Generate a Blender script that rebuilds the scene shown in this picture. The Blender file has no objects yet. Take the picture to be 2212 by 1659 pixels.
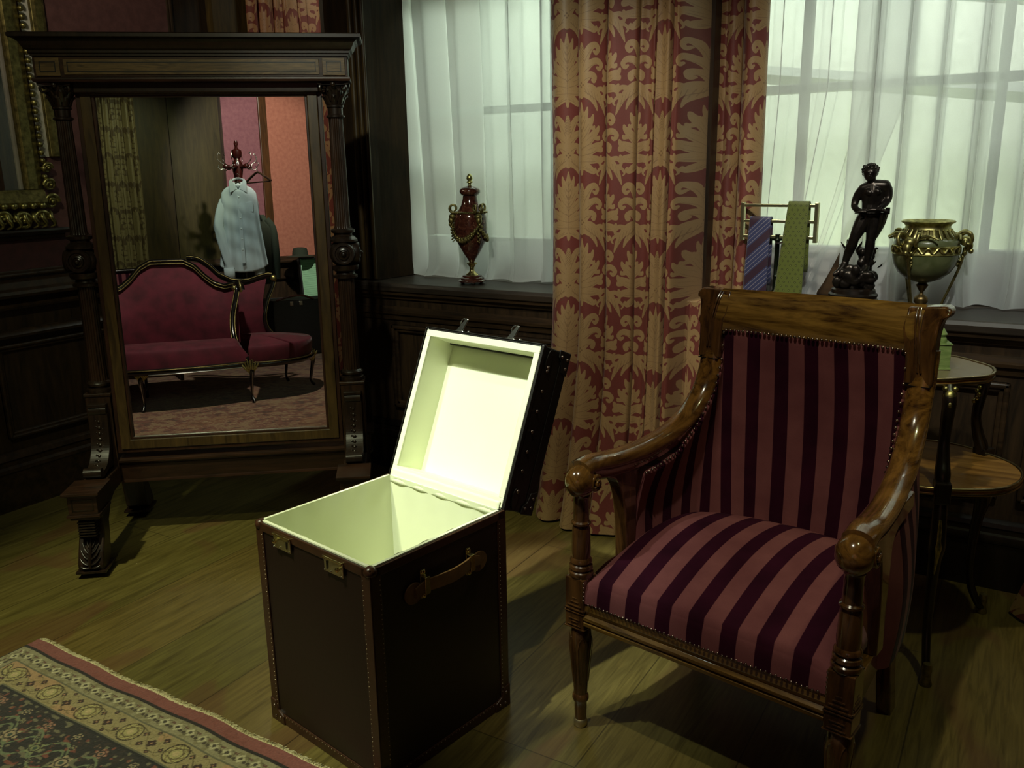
import bpy, bmesh, math, random
import numpy as np
from mathutils import Vector, Matrix
PI = math.pi
random.seed(4); rng = np.random.RandomState(7)
scene = bpy.context.scene
COL = scene.collection

# ------------------------------------------------------------------ camera
cam_d = bpy.data.cameras.new('camera'); cam = bpy.data.objects.new('camera', cam_d); COL.objects.link(cam)
scene.camera = cam
cam_d.sensor_fit = 'HORIZONTAL'; cam_d.sensor_width = 36.0
cam_d.lens = 36.0 * 1844.19 / 2212.0
cam_d.clip_start = .05; cam_d.clip_end = 60
R_, U_, F_ = Vector((.858245, .512999, -.016300)), Vector((-.110480, .215541, .970225)), Vector((-.501540, .830500, -.241560))
U_ = (-F_).cross(R_).normalized(); R_ = U_.cross(-F_).normalized(); F_.normalize()
cam.matrix_world = Matrix(((R_.x, U_.x, -F_.x, 0), (R_.y, U_.y, -F_.y, 0), (R_.z, U_.z, -F_.z, 1.5), (0, 0, 0, 1)))

# ------------------------------------------------------------------ world, exposure
w = bpy.data.worlds.new('world'); scene.world = w; w.use_nodes = True
w.node_tree.nodes['Background'].inputs[0].default_value = (.62, .68, .62, 1)
w.node_tree.nodes['Background'].inputs[1].default_value = .26
vs = scene.view_settings
scene.display_settings.display_device = 'sRGB'
vs.view_transform = 'Standard'; vs.look = 'None'; vs.gamma = 1; vs.use_curve_mapping = False
vs.exposure = 0.0

# ------------------------------------------------------------------ lights
def spot(loc, tgt, power, col, deg=50, blend=.5, rad=.04):
    d = bpy.data.lights.new('ceiling_spot', 'SPOT'); d.energy = power; d.color = col
    d.spot_size = math.radians(deg); d.spot_blend = blend; d.shadow_soft_size = rad
    o = bpy.data.objects.new('ceiling_spot', d); COL.objects.link(o); o.location = loc
    o.rotation_euler = (Vector(tgt) - Vector(loc)).to_track_quat('-Z', 'Y').to_euler(); return o
def area(loc, tgt, power, col, sx, sy):
    d = bpy.data.lights.new('area_light', 'AREA'); d.energy = power; d.color = col
    d.shape = 'RECTANGLE'; d.size = sx; d.size_y = sy
    o = bpy.data.objects.new('area_light', d); COL.objects.link(o); o.location = loc
    o.rotation_euler = (Vector(tgt) - Vector(loc)).to_track_quat('-Z', 'Y').to_euler(); return o
GR = (.95, 1.0, .50); WM = (1.0, .84, .52); LI = (.93, 1.0, .88)
spot((-1.75, .55, 3.35), (-1.38, 1.95, .75), 430, (.92, 1.0, .82), 17, .35, .03)      # on the open trunk
spot((-2.15, .55, 3.35), (-1.36, 1.86, .45), 110, (.90, 1.0, .78), 26, .5, .03)
spot((-.62, .85, 3.35), (-.45, 2.3, .65), 92, (1.0, .93, .66), 46, .7, .03)          # chair and table
spot((-1.9, 1.2, 3.35), (-1.35, 3.05, 1.3), 95, (1.0, .95, .74), 34, .7, .03)                       # damask curtain
spot((-.3, 1.0, 3.35), (-.95, 3.05, 1.6), 75, (1.0, .88, .72), 34, .8, .03)
spot((-2.3, .4, 3.35), (-2.25, 1.70, 0), 290, (.97, 1.0, .60), 46, .7, .05)                           # floor and rug in front of the cheval glass
spot((-.9, .2, 3.35), (-2.3, 3.5, 1.3), 160, LI, 32, .8, .05)                           # urn and sheer
spot((.2, .9, 3.35), (-.35, 3.5, 1.35), 150, (.95, 1.0, .92), 40, .8, .05)                           # statue and urn
spot((.5, 1.7, 3.35), (.15, 2.75, 0), 40, GR, 50, .8, .05)                                 # added fill light on the floor beyond the armchair
spot((-2.5, 1.1, 3.35), (-3.96, 3.25, 2.4), 65, (1.0, .90, .66), 60, 1, .1)                 # added to brighten the silk panel of the left wall
spot((-.2, -.5, 3.35), (.95, -3.3, 1.7), 380, (1.0, .92, .80), 50, .6, .05)                 # rear wall
spot((-.5, -.9, 3.35), (-.7, -3.3, 1.5), 90, (.9, 1.0, .55), 50, .8, .05)
spot((-1.1, .1, 3.35), (-2.8, 2.35, 1.3), 85, (.98, 1.0, .62), 44, .8, .05)                     # extra light added on the cheval glass frame
spot((-1.2, -1.0, 3.35), (-.1, -2.3, 1.4), 75, (.82, 1.0, .95), 26, .5, .04)               # shirt
spot((-1.9, .6, 3.35), (-1.2, -.6, .5), 190, (1.0, .92, .78), 66, .7, .05)                 # sofa and carpet
area((-.30, 4.35, 3.0), (-.3, 5.2, 1.5), 62, (1.0, .98, .95), 2.6, .5)                  # added lights on the backdrop wall, tinting the sheers from outside
area((-2.4, 4.35, 3.0), (-2.4, 5.2, 1.5), 95, (.90, 1.0, .86), 1.6, .5)
area((-.9, 4.3, .3), (-1.1, 5.2, 1.4), 40, (.85, 1.0, .55), .8, .3)

# ------------------------------------------------------------------ helpers
def lin(r, g, b):
    f = lambda c: (c / 255 / 12.92) if c / 255 <= .04045 else ((c / 255 + .055) / 1.055) ** 2.4
    return (f(r), f(g), f(b), 1)
def tag(o, label=None, cat=None, group=None, kind=None):
    if label: o['label'] = label
    if cat: o['category'] = cat
    if group: o['group'] = group
    if kind: o['kind'] = kind
    return o
def empty(name, loc, rz=0, label=None, cat=None, group=None):
    o = bpy.data.objects.new(name, None); COL.objects.link(o); o.location = loc; o.rotation_euler = (0, 0, rz)
    o.empty_display_size = .1
    return tag(o, label, cat, group)

class MB:
    def __init__(s): s.v = []; s.f = []
    def add(s, vs_, fs, mat=None):
        b = len(s.v)
        if mat is not None: vs_ = [tuple(mat @ Vector(p)) for p in vs_]
        s.v += [tuple(p) for p in vs_]; s.f += [tuple(i + b for i in f) for f in fs]; return s
    def box(s, x0, x1, y0, y1, z0, z1, mat=None):
        return s.add([(x0, y0, z0), (x1, y0, z0), (x1, y1, z0), (x0, y1, z0), (x0, y0, z1), (x1, y0, z1), (x1, y1, z1), (x0, y1, z1)],
                     [(0, 3, 2, 1), (4, 5, 6, 7), (0, 1, 5, 4), (1, 2, 6, 5), (2, 3, 7, 6), (3, 0, 4, 7)], mat)
    def rbox(s, cx, cy, cz, sx, sy, sz, mat=None):
        return s.box(cx - sx / 2, cx + sx / 2, cy - sy / 2, cy + sy / 2, cz - sz / 2, cz + sz / 2, mat)
    def lathe(s, prof, n=24, c=(0, 0, 0), mat=None, rad=None, cap=True):
        vs_ = []; fs = []
        for (r, z) in prof:
            for k in range(n):
                a = 2 * PI * k / n; rr = r * (rad(a, z) if rad else 1)
                vs_.append((c[0] + rr * math.cos(a), c[1] + rr * math.sin(a), c[2] + z))
        for i in range(len(prof) - 1):
            for k in range(n):
                k2 = (k + 1) % n; fs.append((i * n + k, i * n + k2, (i + 1) * n + k2, (i + 1) * n + k))
        if cap:
            fs.append(tuple(range(n - 1, -1, -1))); m = (len(prof) - 1) * n; fs.append(tuple(m + k for k in range(n)))
        return s.add(vs_, fs, mat)
    def tube(s, pts, r, n=10, sx=1, sy=1, cap=True, up=None, mat=None):
        P = [Vector(p) for p in pts]; R = r if hasattr(r, '__len__') else [r] * len(P)
        vs_ = []; fs = []; prev = None
        for i, p in enumerate(P):
            t = (P[min(i + 1, len(P) - 1)] - P[max(i - 1, 0)]).normalized()
            if up is not None: x = Vector(up).cross(t)
            elif prev is None: x = (Vector((0, 0, 1)) if abs(t.z) < .9 else Vector((1, 0, 0))).cross(t)
            else: x = prev - t * prev.dot(t)
            x.normalize(); prev = x; y = t.cross(x)
            for k in range(n):
                a = 2 * PI * k / n; vs_.append(p + x * (math.cos(a) * R[i] * sx) + y * (math.sin(a) * R[i] * sy))
        for i in range(len(P) - 1):
            for k in range(n):
                k2 = (k + 1) % n; fs.append((i * n + k, i * n + k2, (i + 1) * n + k2, (i + 1) * n + k))
        if cap:
            fs.append(tuple(range(n - 1, -1, -1))); m = (len(P) - 1) * n; fs.append(tuple(m + k for k in range(n)))
        return s.add(vs_, fs, mat)
    def sweep(s, pts, prof, xs, ys, cap=True):
        """closed profile (a,b) placed at each point with its own axes"""
        n = len(prof); vs_ = []; fs = []
        for p, x, y in zip(pts, xs, ys):
            p, x, y = Vector(p), Vector(x), Vector(y)
            for (a, b) in prof: vs_.append(p + x * a + y * b)
        for i in range(len(pts) - 1):
            for k in range(n):
                k2 = (k + 1) % n; fs.append((i * n + k, i * n + k2, (i + 1) * n + k2, (i + 1) * n + k))
        if cap:
            fs.append(tuple(range(n - 1, -1, -1))); m = (len(pts) - 1) * n; fs.append(tuple(m + k for k in range(n)))
        return s.add(vs_, fs)
    def sphere(s, c, r, n=12, m=8, mat=None):
        rx, ry, rz = r if hasattr(r, '__len__') else (r, r, r)
        vs_ = [(c[0], c[1], c[2] - rz)]; fs = []
        for i in range(1, m):
            t = PI * i / m - PI / 2
            for k in range(n):
                a = 2 * PI * k / n; vs_.append((c[0] + rx * math.cos(t) * math.cos(a), c[1] + ry * math.cos(t) * math.sin(a), c[2] + rz * math.sin(t)))
        vs_.append((c[0], c[1], c[2] + rz)); L = len(vs_) - 1
        for k in range(n):
            k2 = (k + 1) % n; fs.append((0, 1 + k2, 1 + k)); fs.append((L, L - n + k, L - n + k2))
            for i in range(m - 2): a = 1 + i * n; fs.append((a + k, a + k2, a + n + k2, a + n + k))
        return s.add(vs_, fs, mat)
    def prism(s, poly, a0, a1, axis='x', mat=None):
        """polygon in the two other axes, extruded along axis from a0 to a1"""
        n = len(poly); vs_ = []
        for a in (a0, a1):
            for (p, q) in poly: vs_.append({'x': (a, p, q), 'y': (p, a, q), 'z': (p, q, a)}[axis])
        fs = [tuple(range(n)), tuple(range(2 * n - 1, n - 1, -1))] + [(k, n + k, n + (k + 1) % n, (k + 1) % n) for k in range(n)]
        return s.add(vs_, fs, mat)
    def grid(s, P, close_u=False):
        """P[i][j] 3d points"""
        nu, nv = len(P), len(P[0]); vs_ = [tuple(P[i][j]) for i in range(nu) for j in range(nv)]; fs = []
        for i in range(nu if close_u else nu - 1):
            i2 = (i + 1) % nu
            for j in range(nv - 1): fs.append((i * nv + j, i2 * nv + j, i2 * nv + j + 1, i * nv + j + 1))
        return s.add(vs_, fs)
    def build(s, name, mat, parent=None, smooth=None, bevel=0, seg=2, sub=0, solid=0, rem=0, recalc=True):
        me = bpy.data.meshes.new(name); me.from_pydata(s.v, [], s.f)
        if recalc:
            bm = bmesh.new(); bm.from_mesh(me); bmesh.ops.recalc_face_normals(bm, faces=bm.faces); bm.to_mesh(me); bm.free()
        me.materials.append(mat)
        o = bpy.data.objects.new(name, me); COL.objects.link(o)
        if parent is not None: o.parent = parent
        if smooth is not None:
            me.polygons.foreach_set('use_smooth', [True] * len(me.polygons))
            if smooth < 180: me.set_sharp_from_angle(angle=math.radians(smooth))
        if rem:
            m = o.modifiers.new('rem', 'REMESH'); m.mode = 'VOXEL'; m.voxel_size = rem; m.use_smooth_shade = True
        if solid:
            m = o.modifiers.new('sol', 'SOLIDIFY'); m.thickness = solid; m.offset = 0
        if bevel:
            m = o.modifiers.new('bev', 'BEVEL'); m.width = bevel; m.segments = seg; m.limit_method = 'ANGLE'; m.angle_limit = math.radians(35)
            m.harden_normals = False
        if sub:
            m = o.modifiers.new('sub', 'SUBSURF'); m.levels = sub; m.render_levels = sub
        return o
def copy_part(src, parent, mw=None, loc=None):
    o = src.copy(); COL.objects.link(o); o.parent = parent
    if loc is not None: o.location = loc
    if mw is not None: o.matrix_local = mw
    return o
def curve(pts, n):
    """Catmull-Rom through points -> n samples"""
    P = [np.array(p, float) for p in pts]; P = [2 * P[0] - P[1]] + P + [2 * P[-1] - P[-2]]
    out = []; m = len(P) - 3
    for i in range(n):
        t = m * i / (n - 1); k = min(int(t), m - 1); t -= k
        a, b, c, d = P[k:k + 4]
        out.append(tuple(.5 * ((2 * b) + (c - a) * t + (2 * a - 5 * b + 4 * c - d) * t * t + (3 * b - a - 3 * c + d) * t ** 3)))
    return out

# ------------------------------------------------------------------ materials
def new_mat(name):
    m = bpy.data.materials.new(name); m.use_nodes = True
    nt = m.node_tree; return m, nt, nt.nodes['Principled BSDF']
def setp(b, **k):
    for n_, v in k.items():
        b.inputs[{'rough': 'Roughness', 'metal': 'Metallic', 'coat': 'Coat Weight', 'coatr': 'Coat Roughness', 'sheen': 'Sheen Weight',
                  'sheenr': 'Sheen Roughness', 'spec': 'Specular IOR Level', 'sheent': 'Sheen Tint'}[n_]].default_value = v
def nd(nt, t, **k):
    n = nt.nodes.new(t)
    for a, b in k.items(): setattr(n, a, b)
    return n
def coords(nt, scale=(1, 1, 1), kind='Object'):
    tc = nd(nt, 'ShaderNodeTexCoord'); mp = nd(nt, 'ShaderNodeMapping'); nt.links.new(tc.outputs[kind], mp.inputs[0])
    mp.inputs['Scale'].default_value = scale; return mp.outputs[0]
def noise(nt, vec, scale, detail=3, rough=.5, dist=0):
    n = nd(nt, 'ShaderNodeTexNoise'); nt.links.new(vec, n.inputs['Vector']); n.inputs['Scale'].default_value = scale
    n.inputs['Detail'].default_value = detail; n.inputs['Roughness'].default_value = rough; n.inputs['Distortion'].default_value = dist
    return n.outputs['Fac']
def ramp(nt, fac, stops):
    r = nd(nt, 'ShaderNodeValToRGB'); e = r.color_ramp.elements
    e[0].position, e[0].color = stops[0]; e[1].position, e[1].color = stops[-1]
    for p, c in stops[1:-1]: x = e.new(p); x.color = c
    nt.links.new(fac, r.inputs[0]); return r.outputs[0]
def mixc(nt, fac, a, b, mode='MIX'):
    m = nd(nt, 'ShaderNodeMix', data_type='RGBA', blend_type=mode)
    for s, v in ((m.inputs[0], fac), (m.inputs[6], a), (m.inputs[7], b)):
        if isinstance(v, (float, int)): s.default_value = v
        elif isinstance(v, tuple): s.default_value = v
        else: nt.links.new(v, s)
    return m.outputs[2]
def math_(nt, op, a, b=0.0, c=None, clamp=False):
    m = nd(nt, 'ShaderNodeMath', operation=op, use_clamp=clamp)
    for i, v in enumerate((a, b) if c is None else (a, b, c)):
        if isinstance(v, (float, int)): m.inputs[i].default_value = v
        else: nt.links.new(v, m.inputs[i])
    return m.outputs[0]
def bump(nt, b, h, strength=.3, dist=.002):
    n = nd(nt, 'ShaderNodeBump'); n.inputs['Strength'].default_value = strength; n.inputs['Distance'].default_value = dist
    nt.links.new(h, n.inputs['Height']); nt.links.new(n.outputs[0], b.inputs['Normal'])
def sep(nt, vec):
    s = nd(nt, 'ShaderNodeSeparateXYZ'); nt.links.new(vec, s.inputs[0]); return s.outputs
def attr(nt, name, out='Fac'):
    a = nd(nt, 'ShaderNodeAttribute', attribute_name=name); return a.outputs[out]

def plain(name, c, rough=.5, metal=0, nscale=0, namt=.25, bstr=0, **k):
    m, nt, b = new_mat(name); setp(b, rough=rough, metal=metal, **k)
    v = coords(nt)
    if nscale:
        f = noise(nt, v, nscale, 4)
        d = tuple(x * (1 - namt) for x in c[:3]) + (1,); l = tuple(min(1, x * (1 + namt)) for x in c[:3]) + (1,)
        nt.links.new(ramp(nt, f, [(.3, d), (.7, l)]), b.inputs['Base Color'])
        if bstr: bump(nt, b, f, bstr)
    else: b.inputs['Base Color'].default_value = c
    return m
def wood(name, dark, light, rough=.35, axis='z', scale=9, coat=.0, bstr=.05, fig=1.0, spec=.5):
    m, nt, b = new_mat(name); setp(b, rough=rough, coat=coat, coatr=.045, spec=spec)
    st = {'x': (.12, 1, 1), 'y': (1, .12, 1), 'z': (1, 1, .12)}[axis]
    v = coords(nt, st)
    f = noise(nt, v, scale * 3.2, 6, .6, 1.2 * fig); f2 = noise(nt, v, scale * 14, 3, .6)
    g = math_(nt, 'ADD', math_(nt, 'MULTIPLY', f, .8), math_(nt, 'MULTIPLY', f2, .2))
    nt.links.new(ramp(nt, g, [(.36, dark), (.5, tuple((a + c) / 2 for a, c in zip(dark, light))), (.64, light)]), b.inputs['Base Color'])
    bump(nt, b, f2, bstr); return m
WALNUT = wood('walnut_dark', lin(22, 15, 10), lin(52, 34, 22), .32, 'z', 9)
WALNUT_X = wood('walnut_dark_x', lin(24, 16, 11), lin(58, 36, 24), .30, 'x', 9)
CARVED = wood('carved_walnut', lin(20, 14, 10), lin(40, 28, 19), .30, 'z', 14)
INLAY = wood('inlaid_burr', lin(58, 44, 24), lin(104, 82, 48), .35, 'x', 16, fig=2)
INLAY_Z = wood('light_walnut_stile', lin(46, 34, 17), lin(76, 58, 30), .35, 'z', 10)
LINE = plain('dark_stringing', lin(14, 9, 6), .4)
PANEL = wood('wall_panel_oak', lin(30, 22, 14), lin(60, 44, 28), .42, 'z', 7)
PANEL_X = wood('wall_panel_oak_x', lin(30, 22, 14), lin(62, 45, 29), .38, 'x', 7)
SILL = wood('sill_oak', lin(30, 24, 19), lin(55, 44, 34), .45, 'x', 7)
ROSE = wood('rosewood_chair', lin(60, 38, 15), lin(138, 104, 48), .20, 'x', 6, coat=1, fig=2.2, bstr=.01)
ROSE_Z = wood('rosewood_chair_z', lin(46, 27, 14), lin(104, 70, 36), .20, 'z', 6, coat=1, fig=1.6, bstr=.01)
ROSE_Y = wood('rosewood_chair_y', lin(60, 36, 15), lin(136, 96, 44), .18, 'y', 6, coat=1, fig=1.6, bstr=.01)
DARKWOOD = wood('ebonised', lin(16, 12, 9), lin(34, 25, 18), .3, 'z', 9)
TABLEWOOD = wood('table_veneer', lin(110, 74, 30), lin(165, 122, 62), .28, 'x', 8, coat=.3)
BRASS = plain('brass', (.62, .52, .22, 1), .26, 1.0, 60, .2)
GILT = plain('gilt_bronze', (.42, .38, .15, 1), .40, 1.0, 70, .45, .25)
GILTDULL = plain('old_gilding', (.22, .18, .065, 1), .45, .9, 50, .5, .3)
STEEL = plain('nickel', (.62, .62, .55, 1), .25, 1.0)
TACK = plain('bronze_nails', (.36, .28, .24, 1), .28, 1.0)
# ------------------------------------------------------------------ pattern maths (numpy)
def strokes_sdf(D, xs, ys, strokes, ox=0, oy=0, win=.010):
    """union of round strokes, each a list of (x, y, r) points, written into the distance tile D"""
    h = xs[1] - xs[0]
    for st in strokes:
        L_ = sum(math.hypot(a[0] - c[0], a[1] - c[1]) for a, c in zip(st[:-1], st[1:]))
        P = curve(st, max(2, int(L_ / .0018))) if len(st) > 1 else st
        for (x, y, r) in P:
            x += ox; y += oy; w_ = r + win
            i0, i1 = np.searchsorted(xs, (x - w_, x + w_)); j0, j1 = np.searchsorted(ys, (y - w_, y + w_))
            if i0 >= i1 or j0 >= j1: continue
            D[i0:i1, j0:j1] = np.minimum(D[i0:i1, j0:j1], np.hypot(xs[i0:i1, None] - x, ys[None, j0:j1] - y) - r)
def mirror_st(sts): return sts + [[(-x, y, r) for (x, y, r) in s] for s in sts]
DW, DH = .38, .52
def damask():
    nx, ny = 253, 347
    xs = np.linspace(-DW / 2, DW / 2, nx); ys = np.linspace(0, DH, ny)
    A = []; V = []; G = []
    # crown: acanthus leaves fanning out of a stem, 0.00 - 0.27
    A += [[(0, .015, .006), (0, .08, .020), (0, .16, .026), (0, .22, .016), (0, .275, .003)]]
    for (y0, th, L, r) in [(.050, 118, .060, .015), (.070, 92, .078, .017), (.092, 70, .088, .018), (.118, 50, .088, .017), (.150, 34, .080, .015), (.180, 20, .068, .012)]:
        t = math.radians(th); c, s = math.sin(t), math.cos(t); ex, ey = L * c, y0 + L * s
        A += [[(.004, y0, r * .9), (ex * .45, y0 + (ey - y0) * .35, r * 1.05), (ex * .82, y0 + (ey - y0) * .8, r * .85), (ex, ey, r * .55), (ex + .006 * c, ey + .012, r * .3)]]
        A += [[(ex * .72, y0 + (ey - y0) * .62, r * .7), (ex * .90 + .010, y0 + (ey - y0) * .62 - .010, r * .42), (ex * .93 + .012, y0 + (ey - y0) * .62 - .003, r * .3)]]
        V += [[(.004, y0 - .010, .0012), (ex * .5, y0 + (ey - y0) * .30 - .010, .0012), (ex * .8, y0 + (ey - y0) * .66 - .008, .0009)]]
        V += [[(ex * .30, y0 + (ey - y0) * .3 + .002, .0010), (ex * .7, y0 + (ey - y0) * .68 + .001, .0009)]]
    for k in range(6): V += [[(0, .10 + .024 * k, .0010), (.009, .115 + .024 * k, .0010)]]
    V += [[(0, .05, .0010), (0, .24, .0010)]]
    # vase of scrolls, 0.28 - 0.50
    A += [[(0, .30, .012), (0, .34, .020), (0, .40, .018), (0, .45, .014), (0, .480, .007)]]
    A += [[(.006, .400, .016), (.020, .440, .016), (.036, .468, .014), (.056, .476, .011), (.068, .462, .009), (.060, .448, .008), (.050, .454, .005)]]
    A += [[(.012, .385, .014), (.036, .412, .014), (.064, .420, .012), (.082, .406, .009), (.074, .392, .008), (.064, .397, .005)]]
    A += [[(.010, .350, .016), (.034, .372, .013), (.054, .366, .010), (.052, .350, .008), (.044, .354, .005)]]
    A += [[(.008, .325, .016), (.034, .326, .017), (.062, .306, .016), (.084, .276, .012), (.098, .244, .006), (.104, .226, .002)]]
    A += [[(.014, .305, .012), (.040, .292, .012), (.058, .268, .008), (.066, .246, .003)]]
    A += [[(.060, .318, .010), (.084, .322, .009), (.100, .308, .007), (.096, .294, .006), (.088, .298, .004)]]
    A += [[(.082, .290, .008), (.104, .284, .006), (.114, .268, .004), (.108, .260, .003)]]
    for t in range(6): V += [[(.014 + .013 * t, .326 - .006 * t, .0011), (.028 + .013 * t, .300 - .013 * t, .0010)]]
    for (a, b_, c, d) in [(.008, .402, .040, .462), (.014, .384, .062, .412), (.012, .352, .044, .364), (.012, .316, .088, .262)]: V += [[(a, b_, .0012), ((a + c) / 2 - .002, (b_ + d) / 2 + .003, .0012), (c, d, .0010)]]
    for k in range(6): V += [[(0, .414 + .010 * k, .0010), (.013, .427 + .010 * k, .0010)], [(0, .434 + .010 * k, .0010), (.013, .421 + .010 * k, .0010)]]
    for (x, y) in [(0, .285), (.010, .288), (.021, .284), (.030, .276), (0, .345), (.008, .337), (0, .330)]: V += [[(x, y, .0034), (x + .0004, y, .0034)]]
    sc = lambda S: [[(x * 1.05, y * 1.03, r * .98) for (x, y, r) in q] for q in S]; st = sc(mirror_st(A)); vv = sc(mirror_st(V))
    D = np.full((nx, ny), .010); E = D.copy()
    for dx, dy in [(0, 0), (0, DH), (0, -DH), (DW / 2, DH / 2), (-DW / 2, DH / 2), (DW / 2, -DH / 2), (-DW / 2, -DH / 2), (DW, 0), (-DW, 0)]:
        strokes_sdf(D, xs, ys, st, dx, dy); strokes_sdf(E, xs, ys, vv, dx, dy)
    return D, E
DAM, DAMV = damask()
def tile_sample(T, u, v):
    nx, ny = T.shape
    fu = ((u / DW + .5) % 1.0) * (nx - 1); fv = ((v / DH) % 1.0) * (ny - 1)
    i = np.floor(fu).astype(int).clip(0, nx - 2); j = np.floor(fv).astype(int).clip(0, ny - 2); a = fu - i; b = fv - j
    return T[i, j] * (1 - a) * (1 - b) + T[i + 1, j] * a * (1 - b) + T[i, j + 1] * (1 - a) * b + T[i + 1, j + 1] * a * b
def fast_grid(name, XYZ, mat, attrs=None, color=None, parent=None, smooth=True):
    nu, nv = XYZ.shape[:2]; me = bpy.data.meshes.new(name); n = nu * nv
    idx = np.arange(n).reshape(nu, nv)
    q = np.stack([idx[:-1, :-1], idx[1:, :-1], idx[1:, 1:], idx[:-1, 1:]], -1).reshape(-1, 4)
    me.vertices.add(n); me.vertices.foreach_set('co', XYZ.reshape(-1).astype(np.float32))
    me.loops.add(q.size); me.loops.foreach_set('vertex_index', q.reshape(-1).astype(np.int32))
    me.polygons.add(len(q)); me.polygons.foreach_set('loop_start', np.arange(0, q.size, 4, dtype=np.int32))
    me.polygons.foreach_set('use_smooth', np.ones(len(q), bool) if smooth else np.zeros(len(q), bool))
    me.update(calc_edges=True); me.validate()
    for k, a in (attrs or {}).items():
        at = me.attributes.new(k, 'FLOAT', 'POINT'); at.data.foreach_set('value', a.reshape(-1).astype(np.float32))
    if color is not None:
        at = me.attributes.new('dye', 'FLOAT_COLOR', 'POINT'); c = np.ones((n, 4), np.float32); c[:, :3] = color.reshape(-1, 3)
        at.data.foreach_set('color', c.reshape(-1))
    me.materials.append(mat); o = bpy.data.objects.new(name, me); COL.objects.link(o)
    if parent is not None: o.parent = parent
    return o
def damask_mat(name, ground, gold, vein):
    m, nt, b = new_mat(name); setp(b, rough=.55, sheen=.15, sheenr=.4)
    s = attr(nt, 'sdf'); v = attr(nt, 'vein')
    f = math_(nt, 'MULTIPLY', math_(nt, 'ADD', math_(nt, 'MULTIPLY', s, -900.0), .5), 1.0, clamp=True)
    g = math_(nt, 'MULTIPLY', math_(nt, 'ADD', math_(nt, 'MULTIPLY', v, -700.0), .6), 1.0, clamp=True)
    n1 = noise(nt, coords(nt, (1, 1, 1)), 420, 2); n2 = noise(nt, coords(nt), 5, 2)
    c = mixc(nt, f, ground, gold); c = mixc(nt, math_(nt, 'MULTIPLY', g, .65), c, vein)
    c = mixc(nt, math_(nt, 'MULTIPLY', n1, .35), c, (0, 0, 0, 1)); c = mixc(nt, math_(nt, 'MULTIPLY', n2, .15), c, (.1, .1, .03, 1))
    nt.links.new(c, b.inputs['Base Color']); nt.links.new(math_(nt, 'SUBTRACT', .62, math_(nt, 'MULTIPLY', f, .18)), b.inputs['Roughness'])
    bump(nt, b, math_(nt, 'ADD', f, math_(nt, 'MULTIPLY', n1, .3)), .12, .0010); return m
DAMASK = damask_mat('damask_red_gold', lin(122, 50, 46), lin(176, 142, 98), lin(104, 66, 46))
DAMASK_FAR = damask_mat('damask_far', lin(138, 52, 40), lin(196, 140, 96), lin(110, 60, 38))

def drape(name, x_top, folds, y0, z0, z1, dz=.004, du=.004, mat=DAMASK, flare=None, phase=0, vphase=0, parent=None, amp=.045, rot=None, zs=None):
    """hanging curtain: folds = list of (crease x at the top); pleats bulge towards the room"""
    xs = []; ys = []; 
    for k in range(len(folds) - 1):
        a, b = folds[k], folds[k + 1]; n = max(8, int((b - a) / du * 1.4))
        d = amp * (0.75 + .5 * ((k * 37) % 10) / 10) * min(1, (b - a) / .12)
        for i in range(n):
            t = i / n; xs.append(a + (b - a) * (t - .10 * math.sin(2 * PI * t))); ys.append(-d * (math.sin(PI * t) ** .7) + .012 * math.sin(9 * t + k))
    xs.append(folds[-1]); ys.append(0)
    xs = np.array(xs); ys = np.array(ys); u = np.concatenate([[0], np.cumsum(np.hypot(np.diff(xs), np.diff(ys)))])
    un = np.linspace(0, u[-1], int(u[-1] / du)); X = np.interp(un, u, xs); Y = np.interp(un, u, ys)
    Z = np.linspace(z0, z1, int((z1 - z0) / dz)) if zs is None else zs
    XX = X[:, None] + 0 * Z; YY = y0 + Y[:, None] * (.75 + .3 * np.clip((1.6 - Z) / 1.6, 0, 1)) + .010 * np.sin(3.1 * Z + 9 * X[:, None]) ; ZZ = Z + 0 * XX
    if flare: XX, YY, ZZ = flare(XX, YY, ZZ)
    UU = un[:, None] + 0 * Z + phase; VV = Z + 0 * XX + vphase
    P = np.stack([XX, YY, ZZ], -1)
    if rot is not None: P = P @ rot.T
    return fast_grid(name, P, mat, {'sdf': tile_sample(DAM, UU, VV), 'vein': tile_sample(DAMV, UU, VV)}, parent=parent)

# ------------------------------------------------------------------ the room
def struct(o): return tag(o, kind='structure')
# floor: wide oak boards along y
m, nt, b = new_mat('floor_oak'); setp(b, rough=.32, spec=.45)
v = coords(nt); s_ = sep(nt, v)
PWD = .36
xi = math_(nt, 'DIVIDE', math_(nt, 'ADD', s_[0], 1.94 + 10 * PWD), PWD); idx = math_(nt, 'FLOOR', xi); fx = math_(nt, 'SUBTRACT', xi, idx)
wn = nd(nt, 'ShaderNodeTexWhiteNoise', noise_dimensions='1D'); nt.links.new(idx, wn.inputs['W'])
yi = math_(nt, 'DIVIDE', math_(nt, 'ADD', math_(nt, 'ADD', s_[1], -2.70 + 12.0), math_(nt, 'MULTIPLY', math_(nt, 'SUBTRACT', wn.outputs['Value'], .5), 1.3)), 1.5)
idy = math_(nt, 'FLOOR', yi); fy = math_(nt, 'SUBTRACT', yi, idy)
w2 = nd(nt, 'ShaderNodeTexWhiteNoise', noise_dimensions='2D'); cb = nd(nt, 'ShaderNodeCombineXYZ'); nt.links.new(idx, cb.inputs[0]); nt.links.new(idy, cb.inputs[1]); nt.links.new(cb.outputs[0], w2.inputs['Vector'])
g1 = noise(nt, coords(nt, (1, .07, 1)), 55, 6, .62, 1.0); g2 = noise(nt, v, 1.3, 3)
base = ramp(nt, g1, [(.3, lin(78, 66, 34)), (.55, lin(112, 98, 56)), (.75, lin(128, 114, 70))])
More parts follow.
